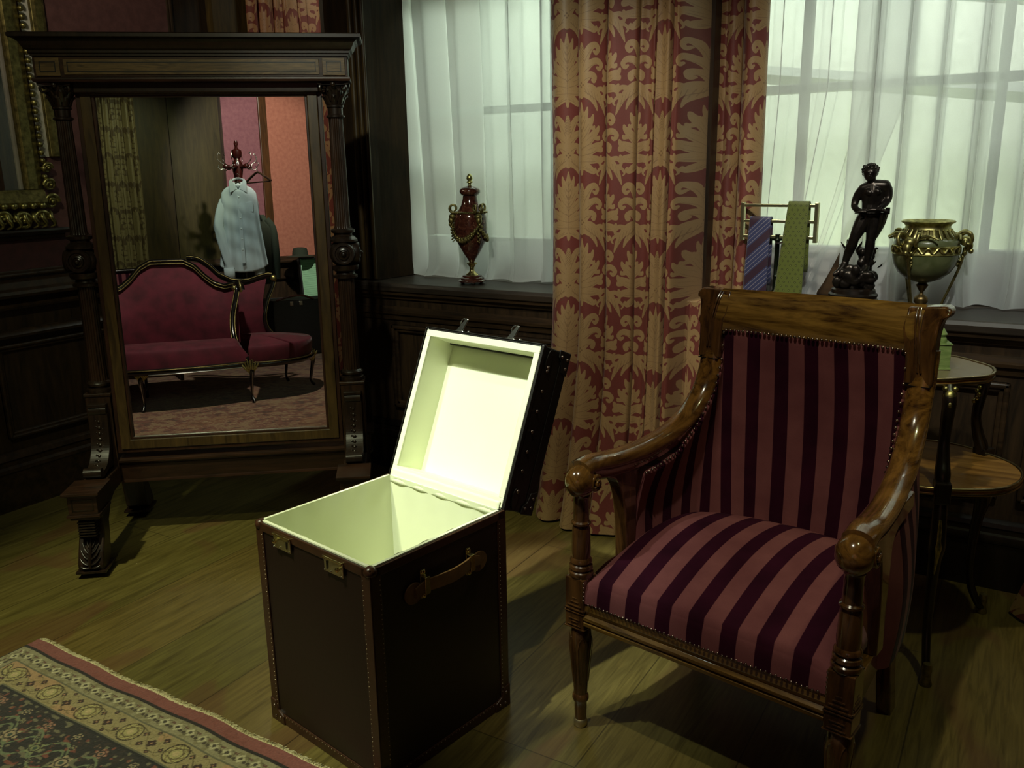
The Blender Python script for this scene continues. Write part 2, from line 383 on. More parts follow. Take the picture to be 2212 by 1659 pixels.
tone = ramp(nt, w2.outputs['Value'], [(0, (.78, .84, .62, 1)), (.5, (.95, .95, .80, 1)), (1, (1.0, .90, .74, 1))])
c = mixc(nt, 1.0, base, tone, 'MULTIPLY')
g3 = noise(nt, coords(nt, (1, .5, 1)), 2.6, 2, .5, .6); c = mixc(nt, ramp(nt, g3, [(.53, (0, 0, 0, 1)), (.57, (.5, .5, .5, 1))]), c, lin(98, 62, 44)); c = mixc(nt, math_(nt, 'MULTIPLY', g2, .25), c, lin(70, 66, 30))  # reddish patches paint coloured pools of light into the boards
sx_ = math_(nt, 'LESS_THAN', math_(nt, 'MINIMUM', fx, math_(nt, 'SUBTRACT', 1.0, fx)), .006)
sy_ = math_(nt, 'LESS_THAN', math_(nt, 'MINIMUM', fy, math_(nt, 'SUBTRACT', 1.0, fy)), .0012)
seam = math_(nt, 'MAXIMUM', sx_, sy_); c = mixc(nt, math_(nt, 'MULTIPLY', seam, .6), c, lin(24, 16, 8))
vor = nd(nt, 'ShaderNodeTexVoronoi'); nt.links.new(v, vor.inputs['Vector']); vor.inputs['Scale'].default_value = 9
speck = math_(nt, 'LESS_THAN', vor.outputs['Distance'], .022); c = mixc(nt, math_(nt, 'MULTIPLY', speck, .8), c, lin(190, 180, 140))
nt.links.new(c, b.inputs['Base Color'])
nt.links.new(math_(nt, 'ADD', .26, math_(nt, 'MULTIPLY', g2, .22)), b.inputs['Roughness']); bump(nt, b, math_(nt, 'SUBTRACT', math_(nt, 'MULTIPLY', g1, .25), seam), .12, .002)
FLOOR = m
struct(MB().box(-4.1, 2.4, -3.5, 5.0, -.06, 0).build('floor', FLOOR))
struct(MB().box(-4.1, 2.4, -3.5, 5.0, 3.5, 3.56).build('ceiling', plain('ceiling_plaster', lin(60, 55, 48), .8, nscale=6)))

def wallpaper(name, c1, c2):
    m, nt, b = new_mat(name); setp(b, rough=.7, sheen=.1)
    v = coords(nt); f = noise(nt, v, 26, 4, .6); g = noise(nt, v, 240, 2); h = noise(nt, coords(nt, (1, 1, .35)), 3.2, 2)
    c = ramp(nt, f, [(.35, c1), (.65, c2)]); c = mixc(nt, math_(nt, 'MULTIPLY', g, .35), c, (.02, .01, .01, 1)); c = mixc(nt, math_(nt, 'MULTIPLY', h, .2), c, c1)
    nt.links.new(c, b.inputs['Base Color']); bump(nt, b, g, .1, .001); return m
MAUVE = wallpaper('mauve_silk', lin(98, 62, 62), lin(118, 78, 76))
SALMON = wallpaper('red_silk', lin(172, 106, 86), lin(194, 126, 102))
ROSEP = wallpaper('rose_silk', lin(132, 80, 90), lin(150, 98, 104))

XW = -3.96
def cornice_strip(name, axis, pos, a0, a1, prof, mat, sign=1):
    """moulding: prof = [(out, z)] open polyline closed at the wall"""
    poly = [(0, prof[0][1])] + list(prof) + [(0, prof[-1][1])]
    mb = MB()
    if axis == 'y': mb.prism([(pos + sign * o, z) for (o, z) in poly], a0, a1, 'y')      # runs along y, out along x
    else: mb.prism([(pos + sign * o, z) for (o, z) in poly], a0, a1, 'x')                 # runs along x, out along y
    return mb.build(name, mat, smooth=35)
# left wall, with dado panelling
struct(MB().box(XW - .12, XW, -3.5, 5.0, 0, 3.5).build('wall_left', PANEL))
dado = [(.075, .985), (.08, .998), (.075, 1.012), (.05, 1.022), (.045, 1.05), (.02, 1.06)]
struct(cornice_strip('trim_1', 'y', XW, -3.4, 4.55, dado, PANEL_X))
struct(cornice_strip('trim_2', 'y', XW, -3.4, 4.55, [(.035, .80), (.04, .812), (.028, .828), (.012, .835)], PANEL_X))
struct(cornice_strip('trim_3', 'y', XW, -3.4, 4.55, [(.045, .93), (.05, .94), (.03, .955), (.02, .984)], PANEL_X))
struct(cornice_strip('baseboard_left', 'y', XW, -3.4, 4.55, [(.030, 0), (.030, .175), (.038, .185), (.036, .20), (.020, .21), (.020, .232), (.030, .240), (.024, .262), (.008, .272)], PANEL_X))
# panel mouldings on the left wall (lower field)
n_tr = [4]
def panel_frame_x(x, y0, y1, z0, z1, w_=.03, d_=.02, mat=PANEL_X):
    mb = MB(); 
    for k, (ww, dd) in enumerate([(w_, d_), (w_ * .55, d_ * 1.5)]):
        mb.box(x, x + dd, y0, y1, z0, z0 + ww).box(x, x + dd, y0, y1, z1 - ww, z1).box(x, x + dd, y0, y0 + ww, z0, z1).box(x, x + dd, y1 - ww, y1, z0, z1)
    o = mb.build('trim_%d' % n_tr[0], mat, bevel=.006); n_tr[0] += 1; return struct(o)
def panel_frame_y(y, x0, x1, z0, z1, w_=.03, d_=.02, mat=PANEL_X):
    mb = MB()
    for k, (ww, dd) in enumerate([(w_, d_), (w_ * .55, d_ * 1.5)]):
        mb.box(x0, x1, y - dd, y, z0, z0 + ww).box(x0, x1, y - dd, y, z1 - ww, z1).box(x0, x0 + ww, y - dd, y, z0, z1).box(x1 - ww, x1, y - dd, y, z0, z1)
    o = mb.build('trim_%d' % n_tr[0], mat, bevel=.006); n_tr[0] += 1; return struct(o)
for (a, bb_) in [(.35, 1.95), (2.03, 3.3), (3.38, 4.5)]: panel_frame_x(XW, a, bb_, .335, .77)
# mauve silk panel above the dado
def slab_x(x, y0, y1, z0, z1, mat, t=.006):
    o = MB().box(x, x + t, y0, y1, z0, z1).build('trim_%d' % n_tr[0], mat); n_tr[0] += 1; return struct(o)
def slab_y(y, x0, x1, z0, z1, mat, t=.006):
    o = MB().box(x0, x1, y - t, y, z0, z1).build('trim_%d' % n_tr[0], mat); n_tr[0] += 1; return struct(o)
slab_x(XW, 1.2, 3.16, 1.09, 3.2, MAUVE)
panel_frame_x(XW, 1.17, 3.19, 1.07, 3.23, .03, .012, PANEL)
struct(MB().box(XW, XW + .05, 3.42, 3.66, 1.06, 3.5).build('trim_%d' % n_tr[0], wood('olive_oak', lin(52, 40, 18), lin(92, 72, 34), .4, 'z', 7))); n_tr[0] += 1
# far end of the bay behind the cheval glass
struct(MB().box(-3.96, -3.0, 4.55, 4.67, 0, 3.5).build('wall_back', PANEL))
# pier and window wall ---------------------------------------------------------
YW = 3.33
fw = MB()
fw.box(-3.02, 2.4, YW, YW + .12, 0, .94)                # dado wall under the sill
struct(fw.build('wall_window', PANEL))
pier = MB(); pier.box(-3.05, -2.97, YW + .02, 4.62, 0, 3.5).box(-3.05, -2.80, YW + .015, YW + .10, .98, 3.5).box(-3.05, -2.90, YW + .02, YW + .10, 0, .98)
pier.add([(-2.97, 3.43, .98), (-2.80, 3.40, .98), (-2.76, 3.72, .98), (-2.80, 3.95, .98), (-2.97, 3.43, 3.5), (-2.80, 3.40, 3.5), (-2.76, 3.72, 3.5), (-2.80, 3.95, 3.5)],
         [(0, 3, 2, 1), (4, 5, 6, 7), (0, 1, 5, 4), (1, 2, 6, 5), (2, 3, 7, 6), (3, 0, 4, 7)])
struct(pier.build('wall_pier', wood('jamb_oak', lin(26, 18, 9), lin(44, 31, 16), .75, 'z', 7, spec=.12)))
struct(MB().box(-1.76, -1.12, 3.40, 3.95, .94, 3.5).build('wall_middle', PANEL))
# slim mouldings up the splayed jamb
jm = MB()
for (px_, py_, r_) in [(-2.885, 3.345, .016), (-2.845, 3.343, .012), (-2.81, 3.342, .010)]:
    jm.tube([(px_, py_, .985), (px_, py_, 3.45)], r_, 12)
struct(jm.build('trim_%d' % n_tr[0], INLAY_Z, smooth=40)); n_tr[0] += 1
# sill board
sl = MB(); sl.prism([(3.285, .935), (3.285, .96), (3.292, .977), (3.99, .977), (3.99, .935)], -2.87, 2.4, 'x')
sl.box(-3.03, -2.86, 3.325, 3.47, .935, .977)
struct(sl.build('trim_sill', SILL, bevel=.004))
struct(cornice_strip('trim_%d' % n_tr[0], 'x', YW, -2.93, 2.4, [(.012, .895), (.016, .91), (.034, .918), (.036, .934)], PANEL_X, -1)); n_tr[0] += 1
struct(cornice_strip('trim_%d' % n_tr[0], 'x', YW, -2.93, 2.4, [(.010, .790), (.014, .812), (.026, .820), (.028, .832), (.016, .838), (.014, .850), (.006, .856)], PANEL_X, -1)); n_tr[0] += 1
struct(cornice_strip('baseboard_window', 'x', YW, -3.02, 2.4, [(.022, 0), (.022, .172), (.034, .180), (.038, .196), (.034, .21), (.026, .216), (.026, .232), (.034, .24), (.030, .255), (.008, .262)], DARKWOOD, -1))
for (a, bb_) in [(-2.70, -1.72), (-1.60, -.98), (-.88, .0), (.06, .9)]: panel_frame_y(YW, a, bb_, .34, .765, .035, .02)
# window joinery ---------------------------------------------------------------
WHITEW = plain('window_paint', lin(150, 156, 140), .5, nscale=12, namt=.1)
GREYW = plain('window_paint_grey', lin(118, 124, 116), .5, nscale=12, namt=.12)
GLASS, gnt, gb = new_mat('window_glass')
gnt.nodes.remove(gb); tr = nd(gnt, 'ShaderNodeBsdfTransparent'); gl = nd(gnt, 'ShaderNodeBsdfGlossy'); gl.inputs['Roughness'].default_value = .02
mx_ = nd(gnt, 'ShaderNodeMixShader'); mx_.inputs[0].default_value = .07; tr.inputs[0].default_value = (.92, .96, .93, 1)
gnt.links.new(tr.outputs[0], mx_.inputs[1]); gnt.links.new(gl.outputs[0], mx_.inputs[2]); gnt.links.new(mx_.outputs[0], gnt.nodes['Material Output'].inputs[0])
YG = 3.80
def window(idx, x0, x1, bars, hz):
    o = MB().box(x0, x1, YG - .03, YG + .03, .977, 1.13).build('window_%d' % idx, GREYW, bevel=.004); struct(o)
    mb = MB()
    mb.box(x0, x0 + .07, YG - .035, YG + .035, 1.13, 3.2).box(x1 - .07, x1, YG - .035, YG + .035, 1.13, 3.2).box(x0, x1, YG - .035, YG + .035, 3.13, 3.2)
    mb.box(x0, x1, YG - .05, YG + .035, 1.13, 1.175)
    mb.build('window_frame', GREYW, o, bevel=.006)
    for bx in bars: MB().box(bx - .018, bx + .018, YG - .035, YG + .025, 1.17, 3.14).build('glazing_bar', GREYW, o, bevel=.008)
    for hz_ in hz: MB().box(x0 + .06, x1 - .06, YG - .035, YG + .025, hz_ - .018, hz_ + .018).build('glazing_bar', GREYW, o, bevel=.008)
    MB().box(x0 + .05, x1 - .05, YG - .003, YG + .003, 1.16, 3.15).build('window_pane', GLASS, o)
window(1, -2.86, -1.72, [-2.02], [1.80, 2.5])
window(2, -1.16, .9, [-.86, -.15, .45], [1.81, 2.5])
struct(MB().box(-1.16, .9, YG - .10, YG - .055, .977, 1.16).build('trim_%d' % n_tr[0], wood('window_oak', lin(52, 36, 20), lin(92, 66, 38), .45, 'x', 8), bevel=.004)); n_tr[0] += 1
# added white backdrop wall, lit to colour the sheers, and the beams outside
OUT = wallpaper('render_white', lin(200, 204, 196), lin(222, 226, 218))
struct(MB().box(-4.5, 2.5, 5.35, 5.45, -.1, 4.2).build('wall_backdrop', OUT))
ob = MB()
for (x0, z0, x1, z1) in [(-1.9, 2.55, .9, 2.05), (-1.9, 2.05, .6, 1.72)]:
    ob.tube([(x0, 4.75, z0), (x1, 4.75, z1)], .045, 4)
tag(ob.build('courtyard_beam', GREYW), 'pair of sloping grey beams outside, blurred behind the right sheer curtain', 'beam')
struct(MB().box(-3.0, 2.4, 3.40, 3.99, 3.2, 3.5).build('wall_lintel', PANEL))
# right wall, rear wall
struct(MB().box(2.4, 2.5, -3.5, 5.0, 0, 3.5).build('wall_right', PANEL))
# ------------------------------------------------------------------ damask curtains
fx = [-1.715, -1.585, -1.462, -1.335, -1.268, -1.205, -1.13, -1.045, -.945]
def flare_main(X, Y, Z):
    t = np.clip((1.0 - Z) / 1.0, 0, 1) ** 2; k = (X + 1.28) / .44
    far = np.clip((X + 1.19) / .09, 0, 1); far = far * far * (3 - 2 * far)      # the right hand pleats stand back on the sill board
    Y2 = Y - t * (.10 + .05 * k) * (1 - far) + far * .335
    Zc = Z; Y3 = np.where(Z < .986, np.minimum(Y2, 3.272 - .06 * (.986 - np.minimum(Z, .986))), Y2)
    return X + t * (.055 * k - .01) * (1 - far), Y3, Zc
zz_ = np.concatenate([np.arange(.012, 2.25, .0024), np.arange(2.25, 3.12, .012)])
o = drape('damask_curtain', None, fx, 3.19, .012, 3.12, mat=DAMASK, flare=flare_main, phase=.06, vphase=.09, amp=.075, du=.0024, zs=zz_)
tag(o, 'red and gold damask curtain hanging to the floor between the two sheer windows', 'curtain')
def flare_r(X, Y, Z):
    t = np.clip((1.0 - Z) / 1.0, 0, 1) ** 2
    return X - t * .16, Y - t * .06, Z
o = drape('damask_curtain', None, [.235, .33, .42, .54, .66, .75, .86], 3.19, .012, 3.12, dz=.008, du=.008, mat=DAMASK, flare=flare_r, phase=.10, amp=.07)
tag(o, 'foot of a red damask curtain on the floor at the right edge of the photo', 'curtain')
# curtain in the bay behind the cheval glass: runs along the left wall
def flare_far(X, Y, Z):
    return X, Y, Z
rot = np.array([[0, -1, 0], [1, 0, 0], [0, 0, 1.0]])      # local x -> world y, local y -> -x
def drape_left():
    base = drape('damask_curtain', None, [3.62, 3.70, 3.80, 3.87, 3.99, 4.07, 4.19], 3.86, .10, 3.1, dz=.007, du=.007, mat=DAMASK_FAR, phase=.03, vphase=.2, amp=.05, rot=rot)
    return base
o = drape_left()
tag(o, 'red damask curtain in the bay behind the cheval mirror, with a cream edge', 'curtain')
e = MB().tube([(-3.80, 4.20, z) for z in np.linspace(.12, 3.1, 30)], .012, 8)
e.build('curtain_braid', plain('braid_cream', lin(190, 180, 130), .7, nscale=90, namt=.4), o, smooth=60)

# ------------------------------------------------------------------ sheer curtains
SHEER, nt, b = new_mat('sheer_voile')
nt.nodes.remove(b); tr = nd(nt, 'ShaderNodeBsdfTransparent'); tl = nd(nt, 'ShaderNodeBsdfTranslucent'); df = nd(nt, 'ShaderNodeBsdfDiffuse')
tl.inputs[0].default_value = (.88, .90, .88, 1); df.inputs[0].default_value = (.86, .88, .87, 1)
m1 = nd(nt, 'ShaderNodeMixShader'); m2 = nd(nt, 'ShaderNodeMixShader'); m1.inputs[0].default_value = .55
lw = nd(nt, 'ShaderNodeLayerWeight'); lw.inputs[0].default_value = .35
fq = math_(nt, 'ADD', .60, math_(nt, 'MULTIPLY', lw.outputs['Facing'], .55), clamp=True)
nz = noise(nt, coords(nt), 900, 1); fq = math_(nt, 'ADD', fq, math_(nt, 'MULTIPLY', math_(nt, 'SUBTRACT', nz, .5), .12), clamp=True)
nt.links.new(tl.outputs[0], m1.inputs[1]); nt.links.new(df.outputs[0], m1.inputs[2])
nt.links.new(fq, m2.inputs[0]); nt.links.new(tr.outputs[0], m2.inputs[1]); nt.links.new(m1.outputs[0], m2.inputs[2])
nt.links.new(m2.outputs[0], nt.nodes['Material Output'].inputs[0])
def sheer(name, xs, y0, amps, label, lo=.984, left_curve=None, right_curve=None, seed=1):
    """xs = fold positions at sill height; each fold a soft tube"""
    r = np.random.RandomState(seed); X = []; Y = []; r_ = {k: r.rand() for k in range(40)}
    for k in range(len(xs) - 1):
        a, b_ = xs[k], xs[k + 1]; n = 16; A = amps * (.5 + r.rand())
        for i in range(n):
            t = i / n; X.append(a + (b_ - a) * (t + (.10 + .13 * r_.get(k, .5)) * math.sin(2 * PI * t) * (1 if k % 2 else -1)))
            Y.append(-A * math.sin(PI * t) if k % 2 else A * .5 * math.sin(PI * t))
    X.append(xs[-1]); Y.append(0); X = np.array(X); Y = np.array(Y)
    Z = np.concatenate([np.linspace(lo, 1.3, 30), np.linspace(1.31, 3.12, 60)])
    XX = X[:, None] + 0 * Z; YY = y0 + Y[:, None] * (1 + .25 * np.sin(1.5 * Z + 4 * X[:, None])); ZZ = Z + 0 * XX
    low = np.clip((1.12 - Z) / .14, 0, 1)
    YY = YY - low ** 2 * (.018 + .02 * np.sin(14 * X[:, None])) ; XX = XX + low ** 2 * .012 * np.sin(23 * X[:, None])
    ZZ = ZZ + .004 * np.sin(31 * X[:, None]) * low
    s = (X - X[0]) / (X[-1] - X[0])
    if left_curve is not None: XX = XX + (1 - s)[:, None] ** 2 * left_curve(Z)[None, :]
    if right_curve is not None: XX = XX + s[:, None] ** 1.5 * right_curve(Z)[None, :]
    o = fast_grid(name, np.stack([XX, YY, ZZ], -1), SHEER); return tag(o, label, 'curtain', None)
sheer('sheer_curtain', [-2.775, -2.66, -2.60, -2.47, -2.43, -2.29, -2.25, -2.16, -2.08, -1.98, -1.93, -1.80], 3.59, .034,
      'white sheer curtain of the left window, behind the marble urn', left_curve=lambda z: -.075 * np.clip((z - 1) / 1.3, 0, 1) - .05 * np.clip((1.05 - z) / .08, 0, 1) ** 2, seed=2)
sheer('sheer_curtain', [-1.06, -.99, -.94, -.88, -.84, -.79, -.76, -.715], 3.66, .016,
      'narrow white sheer curtain panel behind the tie stand',
      right_curve=lambda z: .20 * np.clip((z - 1.0) / .5, 0, 1.6) ** .8 - .02, seed=5)
sheer('sheer_curtain', [-.64, -.57, -.54, -.46, -.43, -.34, -.315, -.22, -.17, -.06, -.03, .07, .12, .24, .29, .45], 3.59, .034,
      'wide white sheer curtain behind the bronze statue and the gilt mounted urn', seed=9)

# ------------------------------------------------------------------ carpet
XR0, YR1 = -2.703, 1.3745
def rug_color(X, Y):
    dy = YR1 - Y; dx = X - XR0 + .046; d = np.minimum(dy, dx); top = dy <= dx; t = np.where(top, X, Y)
    r1 = rng.rand(*X.shape); 
    def val(x, y, s, seed=0):
        xi = np.floor(x / s).astype(int); yi = np.floor(y / s).astype(int)
        h = np.sin(xi * 127.1 + yi * 311.7 + seed) * 43758.5453; return h - np.floor(h)
    def smooth(x, y, s, seed=0):
        a, b_ = x / s, y / s; i, j = np.floor(a), np.floor(b_); u, v_ = a - i, b_ - j; u = u * u * (3 - 2 * u); v_ = v_ * v_ * (3 - 2 * v_)
        g = lambda p, q: (lambda h: h - np.floor(h))(np.sin(p * 127.1 + q * 311.7 + seed) * 43758.5453)
        return g(i, j) * (1 - u) * (1 - v_) + g(i + 1, j) * u * (1 - v_) + g(i, j + 1) * (1 - u) * v_ + g(i + 1, j + 1) * u * v_
    L = lambda *c: np.array(lin(*c)[:3])
    C = np.zeros(X.shape + (3,)); C[:] = L(146, 134, 96)
    def put(mask, col): C[mask] = col
    def blend(mask, col, a): C[mask] = C[mask] * (1 - a) + np.array(col) * a
    nz = smooth(X, Y, .02, 3) * .5 + smooth(X, Y, .008, 5) * .5; warm = smooth(X, Y, .09, 9)
    # guard stripe
    g = (d > .050) & (d < .108); put(g, L(138, 130, 100)); blend(g & (nz > .6), L(110, 100, 66), .6)
    P = .052; u = ((t / P) % 1 - .5) * P; vv = d - .079
    put(g & (np.abs(u) + np.abs(vv) < .017) , L(176, 168, 134)); put(g & (np.hypot(u, vv) < .006), L(60, 52, 40))
    put(g & (np.hypot(np.abs(u) - .019, vv - .008) < .006), L(66, 56, 44)); put(g & (np.hypot(np.abs(u) - .022, vv + .010) < .004), L(96, 66, 54))
    put(g & (np.abs(vv - .014 * np.sin(2 * PI * t / P)) < .0016), L(84, 76, 52))
    # main border
    m_ = (d > .108) & (d < .204); put(m_, L(146, 132, 94)); blend(m_ & (warm > .62), L(176, 128, 96), .5); blend(m_ & (nz > .66), L(128, 112, 70), .5)
    P = .19; u = ((t / P) % 1 - .5) * P; vv = d - .156; r = np.hypot(u, vv)
    put(m_ & (np.abs(r - .036) < .0022), L(58, 46, 30)); put(m_ & (r < .033), L(160, 150, 100)); put(m_ & (np.abs(r - .020) < .0018), L(88, 74, 48)); put(m_ & (r < .010), L(178, 158, 116))
    a = np.arctan2(vv, u); put(m_ & (np.abs(r - .027 - .004 * np.cos(7 * a)) < .0016), L(112, 92, 60))
    u2 = (((t + .095) / P) % 1 - .5) * P
    for (cx, cy, R) in [(0, .004, .014), (.030, -.022, .010), (-.030, .020, .010), (.046, .012, .008), (-.046, -.016, .009), (.016, .034, .007), (-.016, -.036, .007)]:
        rr = np.hypot(u2 - cx, vv - cy); aa = np.arctan2(vv - cy, u2 - cx)
        put(m_ & (rr < R * (.65 + .45 * np.abs(np.cos(2 * aa)))), L(58, 40, 34)); put(m_ & (rr < R * .30), L(150, 110, 84))
    put(m_ & (np.abs(vv - .030 * np.sin(2 * PI * t / P + .8)) < .0015), L(84, 72, 46))
    put(m_ & (np.abs(vv + .034 * np.cos(2 * PI * t / P * 2)) < .0012), L(104, 92, 58))
    put((np.abs(d - .110) < .0028) | (np.abs(d - .2035) < .003), L(96, 92, 72)); put((d > .206) & (d < .214), L(34, 32, 32))
    # dark field border
    f = (d >= .214); put(f, L(42, 38, 38)); blend(f & (nz > .6), L(60, 48, 42), .6)
    blend(f & (smooth(X, Y, .013, 11) > .74), L(118, 112, 88), .75); blend(f & (smooth(X, Y, .016, 15) > .80), L(132, 74, 60), .7)
    P = .24; u = ((t / P) % 1 - .5) * P; vv = d - .33
    for (am, ph, sg) in [(.055, 0, 1), (.055, PI, 1), (.03, .7, 2)]:
        w_ = np.abs(vv - am * np.sin(2 * PI * t / P * sg + ph)); put(f & (w_ < .0042) & (d < .46), L(104, 112, 84))
    for (cx, cy, R, c1) in [(0, 0, .030, L(150, 132, 104)), (.03, .05, .012, L(150, 140, 110)), (-.03, -.05, .012, L(140, 132, 100)), (.085, -.03, .011, L(128, 124, 92)), (-.088, .035, .011, L(128, 124, 92)), (.025, -.09, .010, L(140, 100, 84)), (-.025, .045, .008, L(120, 66, 54)), (.03, -.035, .008, L(120, 66, 54)), (.12, .0, .026, L(122, 124, 88)), (-.12, 0, .026, L(122, 124, 88)), (.06, -.075, .020, L(150, 110, 92)), (-.06, .07, .02, L(140, 126, 90)),
                            (.055, .085, .015, L(128, 132, 96)), (-.06, -.085, .016, L(158, 140, 110)), (.09, .03, .009, L(130, 60, 50)), (-.09, -.03, .009, L(130, 60, 50)), (0, .095, .012, L(120, 60, 50))]:
        rr = np.hypot(u - cx, vv - cy); aa = np.arctan2(vv - cy, u - cx)
        put(f & (d < .46) & (rr < R * (.8 + .2 * np.cos(6 * aa))), c1); put(f & (d < .46) & (np.abs(rr - R * .55) < .0022), L(52, 44, 40)); put(f & (d < .46) & (rr < R * .25), L(60, 70, 60))
    # centre field, brick red with a worn floral pattern
    c_ = d > .46; s1 = smooth(X, Y, .05, 1) + .6 * smooth(X, Y, .021, 2); put(c_, L(120, 76, 56)); blend(c_ & (s1 > .95), L(150, 126, 88), .75); blend(c_ & (s1 < .5), L(74, 58, 42), .7)
    s2 = smooth(X, Y, .3, 7); blend(c_ & (s2 > .6), L(140, 96, 60), .4); blend(c_ & (np.abs(s1 - .78) < .03), L(170, 150, 110), .7)
    put((d > .0405) & (d < .050), L(34, 26, 24)); red = (d <= .0405); put(red, L(126, 72, 66)); blend(red & (nz > .62), L(112, 58, 50), .5)
    C *= (.82 + .36 * r1)[..., None]; return np.clip(C, 0, 1)
gx = np.concatenate([np.arange(XR0, -1.30, .0027), np.arange(-1.30, 1.25, .013)]); gy = np.concatenate([np.arange(-2.7, .62, .014), np.arange(.62, YR1, .0027), [YR1]])
GX, GY = np.meshgrid(gx, gy, indexing='ij')
GZ = .0045 + .0015 * np.sin(GX * 7) * np.sin(GY * 5) + .0012 * rng.rand(*GX.shape)
wob = .004 * np.sin(GX * 9) + .003 * np.sin(GX * 23)
m, nt, b = new_mat('persian_wool'); setp(b, rough=.95, sheen=.25, sheenr=.6, spec=.15)
nt.links.new(attr(nt, 'dye', 'Color'), b.inputs['Base Color']); bump(nt, b, noise(nt, coords(nt), 700, 2), .5, .002)
root = empty('persian_carpet', (0, 0, 0), 0, 'worn red and tan Persian carpet with a dark flowered border, lying on the floorboards', 'rug')
P_ = np.stack([GX, GY + wob * np.clip(1 - (YR1 - GY) / .3, 0, 1), GZ], -1)
fast_grid('carpet_pile', P_, m, color=rug_color(GX, GY), parent=root)
mb = MB(); mb.box(XR0 + .002, 1.24, -2.68, YR1 - .012, .0002, .002); mb.build('carpet_backing', plain('jute', lin(110, 84, 60), .95), root)
fr = MB(); 
for i in range(900):
    x = XR0 + .004 + i * .0021 + random.uniform(-.001, .001); yy = YR1 + .004 * math.sin(x * 9) + .003 * math.sin(x * 23); L_ = random.uniform(.011, .020); dx = random.uniform(-.006, .006)
    fr.add([(x - .0016, yy - .004, .004), (x + .0016, yy - .004, .004), (x + dx + .0012, yy + L_, .0012), (x + dx - .0012, yy + L_, .0012), (x, yy + L_ * .4, .0065)], [(0, 1, 4), (1, 2, 4), (2, 3, 4), (3, 0, 4)])
tag(fr.build('fringe', plain('wool_fringe', lin(206, 196, 156), .95, nscale=200), root), kind='stuff')

# ------------------------------------------------------------------ steamer trunk
TR = empty('steamer_trunk', (-1.699, 1.474, 0), math.radians(-10.214), 'tall brown leather trunk standing open with a cream lining, in the middle of the floor', 'trunk')
LEATH = plain('brown_leather', lin(31, 16, 12), .42, nscale=90, namt=.18, bstr=.08)
LEATHT = plain('leather_trim', lin(62, 38, 24), .30, nscale=40, namt=.2, bstr=.08)
LEATHD = plain('black_leather', lin(22, 19, 16), .36, nscale=90, namt=.2, bstr=.08)
STRAP = plain('tan_strap', lin(108, 80, 46), .42, nscale=30, namt=.25, bstr=.1)
LINING = plain('cream_satin', lin(232, 236, 206), .42, nscale=3, namt=.04, sheen=.15)
W, D, Hh, th = .47, .472, .60, .011
mb = MB(); mb.box(0, W, 0, th, .004, Hh).box(0, W, D - th, D, .004, Hh).box(0, th, th, D - th, .004, Hh).box(W - th, W, th, D - th, .004, Hh).box(0, W, 0, D, .004, .02)
mb.build('trunk_body', LEATH, TR, bevel=.004)
# lining, slightly puckered along the top edge
def wall_lin(p0, p1, inward, top=.603):
    n, k = 40, 26; P = []
    for i in range(n + 1):
        t = i / n; row = []
        for j in range(k + 1):
            s = j / k; z = .022 + (top - .022) * s; puck = .0016 * max(0, (s - .85) / .15) * (1 + math.cos(2 * PI * 5 * t)) + .0008 * (1 + math.sin(7 * t + 5 * s))
            x = p0[0] + (p1[0] - p0[0]) * t + inward[0] * (th + .0015 + puck); y = p0[1] + (p1[1] - p0[1]) * t + inward[1] * (th + .0015 + puck)
            row.append((x, y, z + (.0018 * math.cos(2 * PI * 5 * t) if j == k else 0)))
        P.append(row)
    return P
lm = MB(); lm.grid(wall_lin((th, 0), (W - th, 0), (0, 1))).grid(wall_lin((th, D), (W - th, D), (0, -1))).grid(wall_lin((0, th), (0, D - th), (1, 0))).grid(wall_lin((W, th), (W, D - th), (-1, 0)))
lm.box(th, W - th, th, D - th, .02, .024)
lm.box(.006, W - .006, .006, .0145, Hh - .001, .604).box(.006, .0145, .006, D - .006, Hh - .001, .604).box(W - .0145, W - .006, .006, D - .006, Hh - .001, .604).box(.006, W - .006, D - .0145, D - .004, Hh - .001, .604)
lm.build('lining', LINING, TR, smooth=50)
# leather edge trims with rounded corners
tm = MB(); e_ = .030; o_ = .0035
for (x, y, sx, sy) in [(0, 0, 1, 1), (W, 0, -1, 1), (0, D, 1, -1), (W, D, -1, -1)]:
    tm.box(*sorted((x - sx * o_, x + sx * e_)), *sorted((y - sy * o_, y + sy * .002)), .0, .603)
    tm.box(*sorted((x - sx * o_, x + sx * .002)), *sorted((y - sy * o_, y + sy * e_)), .0, .603)
for z0, z1 in [(.0, .030), (.578, .602)]:
    tm.box(.0, W, -o_, .002, z0, z1).box(.0, W, D - .002, D + o_, z0, z1).box(-o_, .002, 0, D, z0, z1).box(W - .002, W + o_, 0, D, z0, z1)
tm.build('edge_trim', LEATHT, TR, bevel=.0045, seg=3)
st = MB()
def stud_line(mb, p, q, n, r=.0016, nrm=(0, -1, 0)):
    for i in range(n):
        t = (i + .5) / n; c = [p[k] + (q[k] - p[k]) * t for k in range(3)]; mb.sphere(c, r, 6, 4)
for x in (.025, W - .025): stud_line(st, (x, -o_ - .0003, .035), (x, -o_ - .0003, .575), 42)
for y in (.025, D - .025): stud_line(st, (W + o_ + .0003, y, .035), (W + o_ + .0003, y, .575), 42)
stud_line(st, (.03, -o_ - .0003, .026), (W - .03, -o_ - .0003, .026), 30); stud_line(st, (W + o_, .03, .026), (W + o_, D - .03, .026), 30)
tag(st.build('stitching', plain('brass_pins', (.5, .42, .3, 1), .35, 1), TR, smooth=60), kind='stuff')
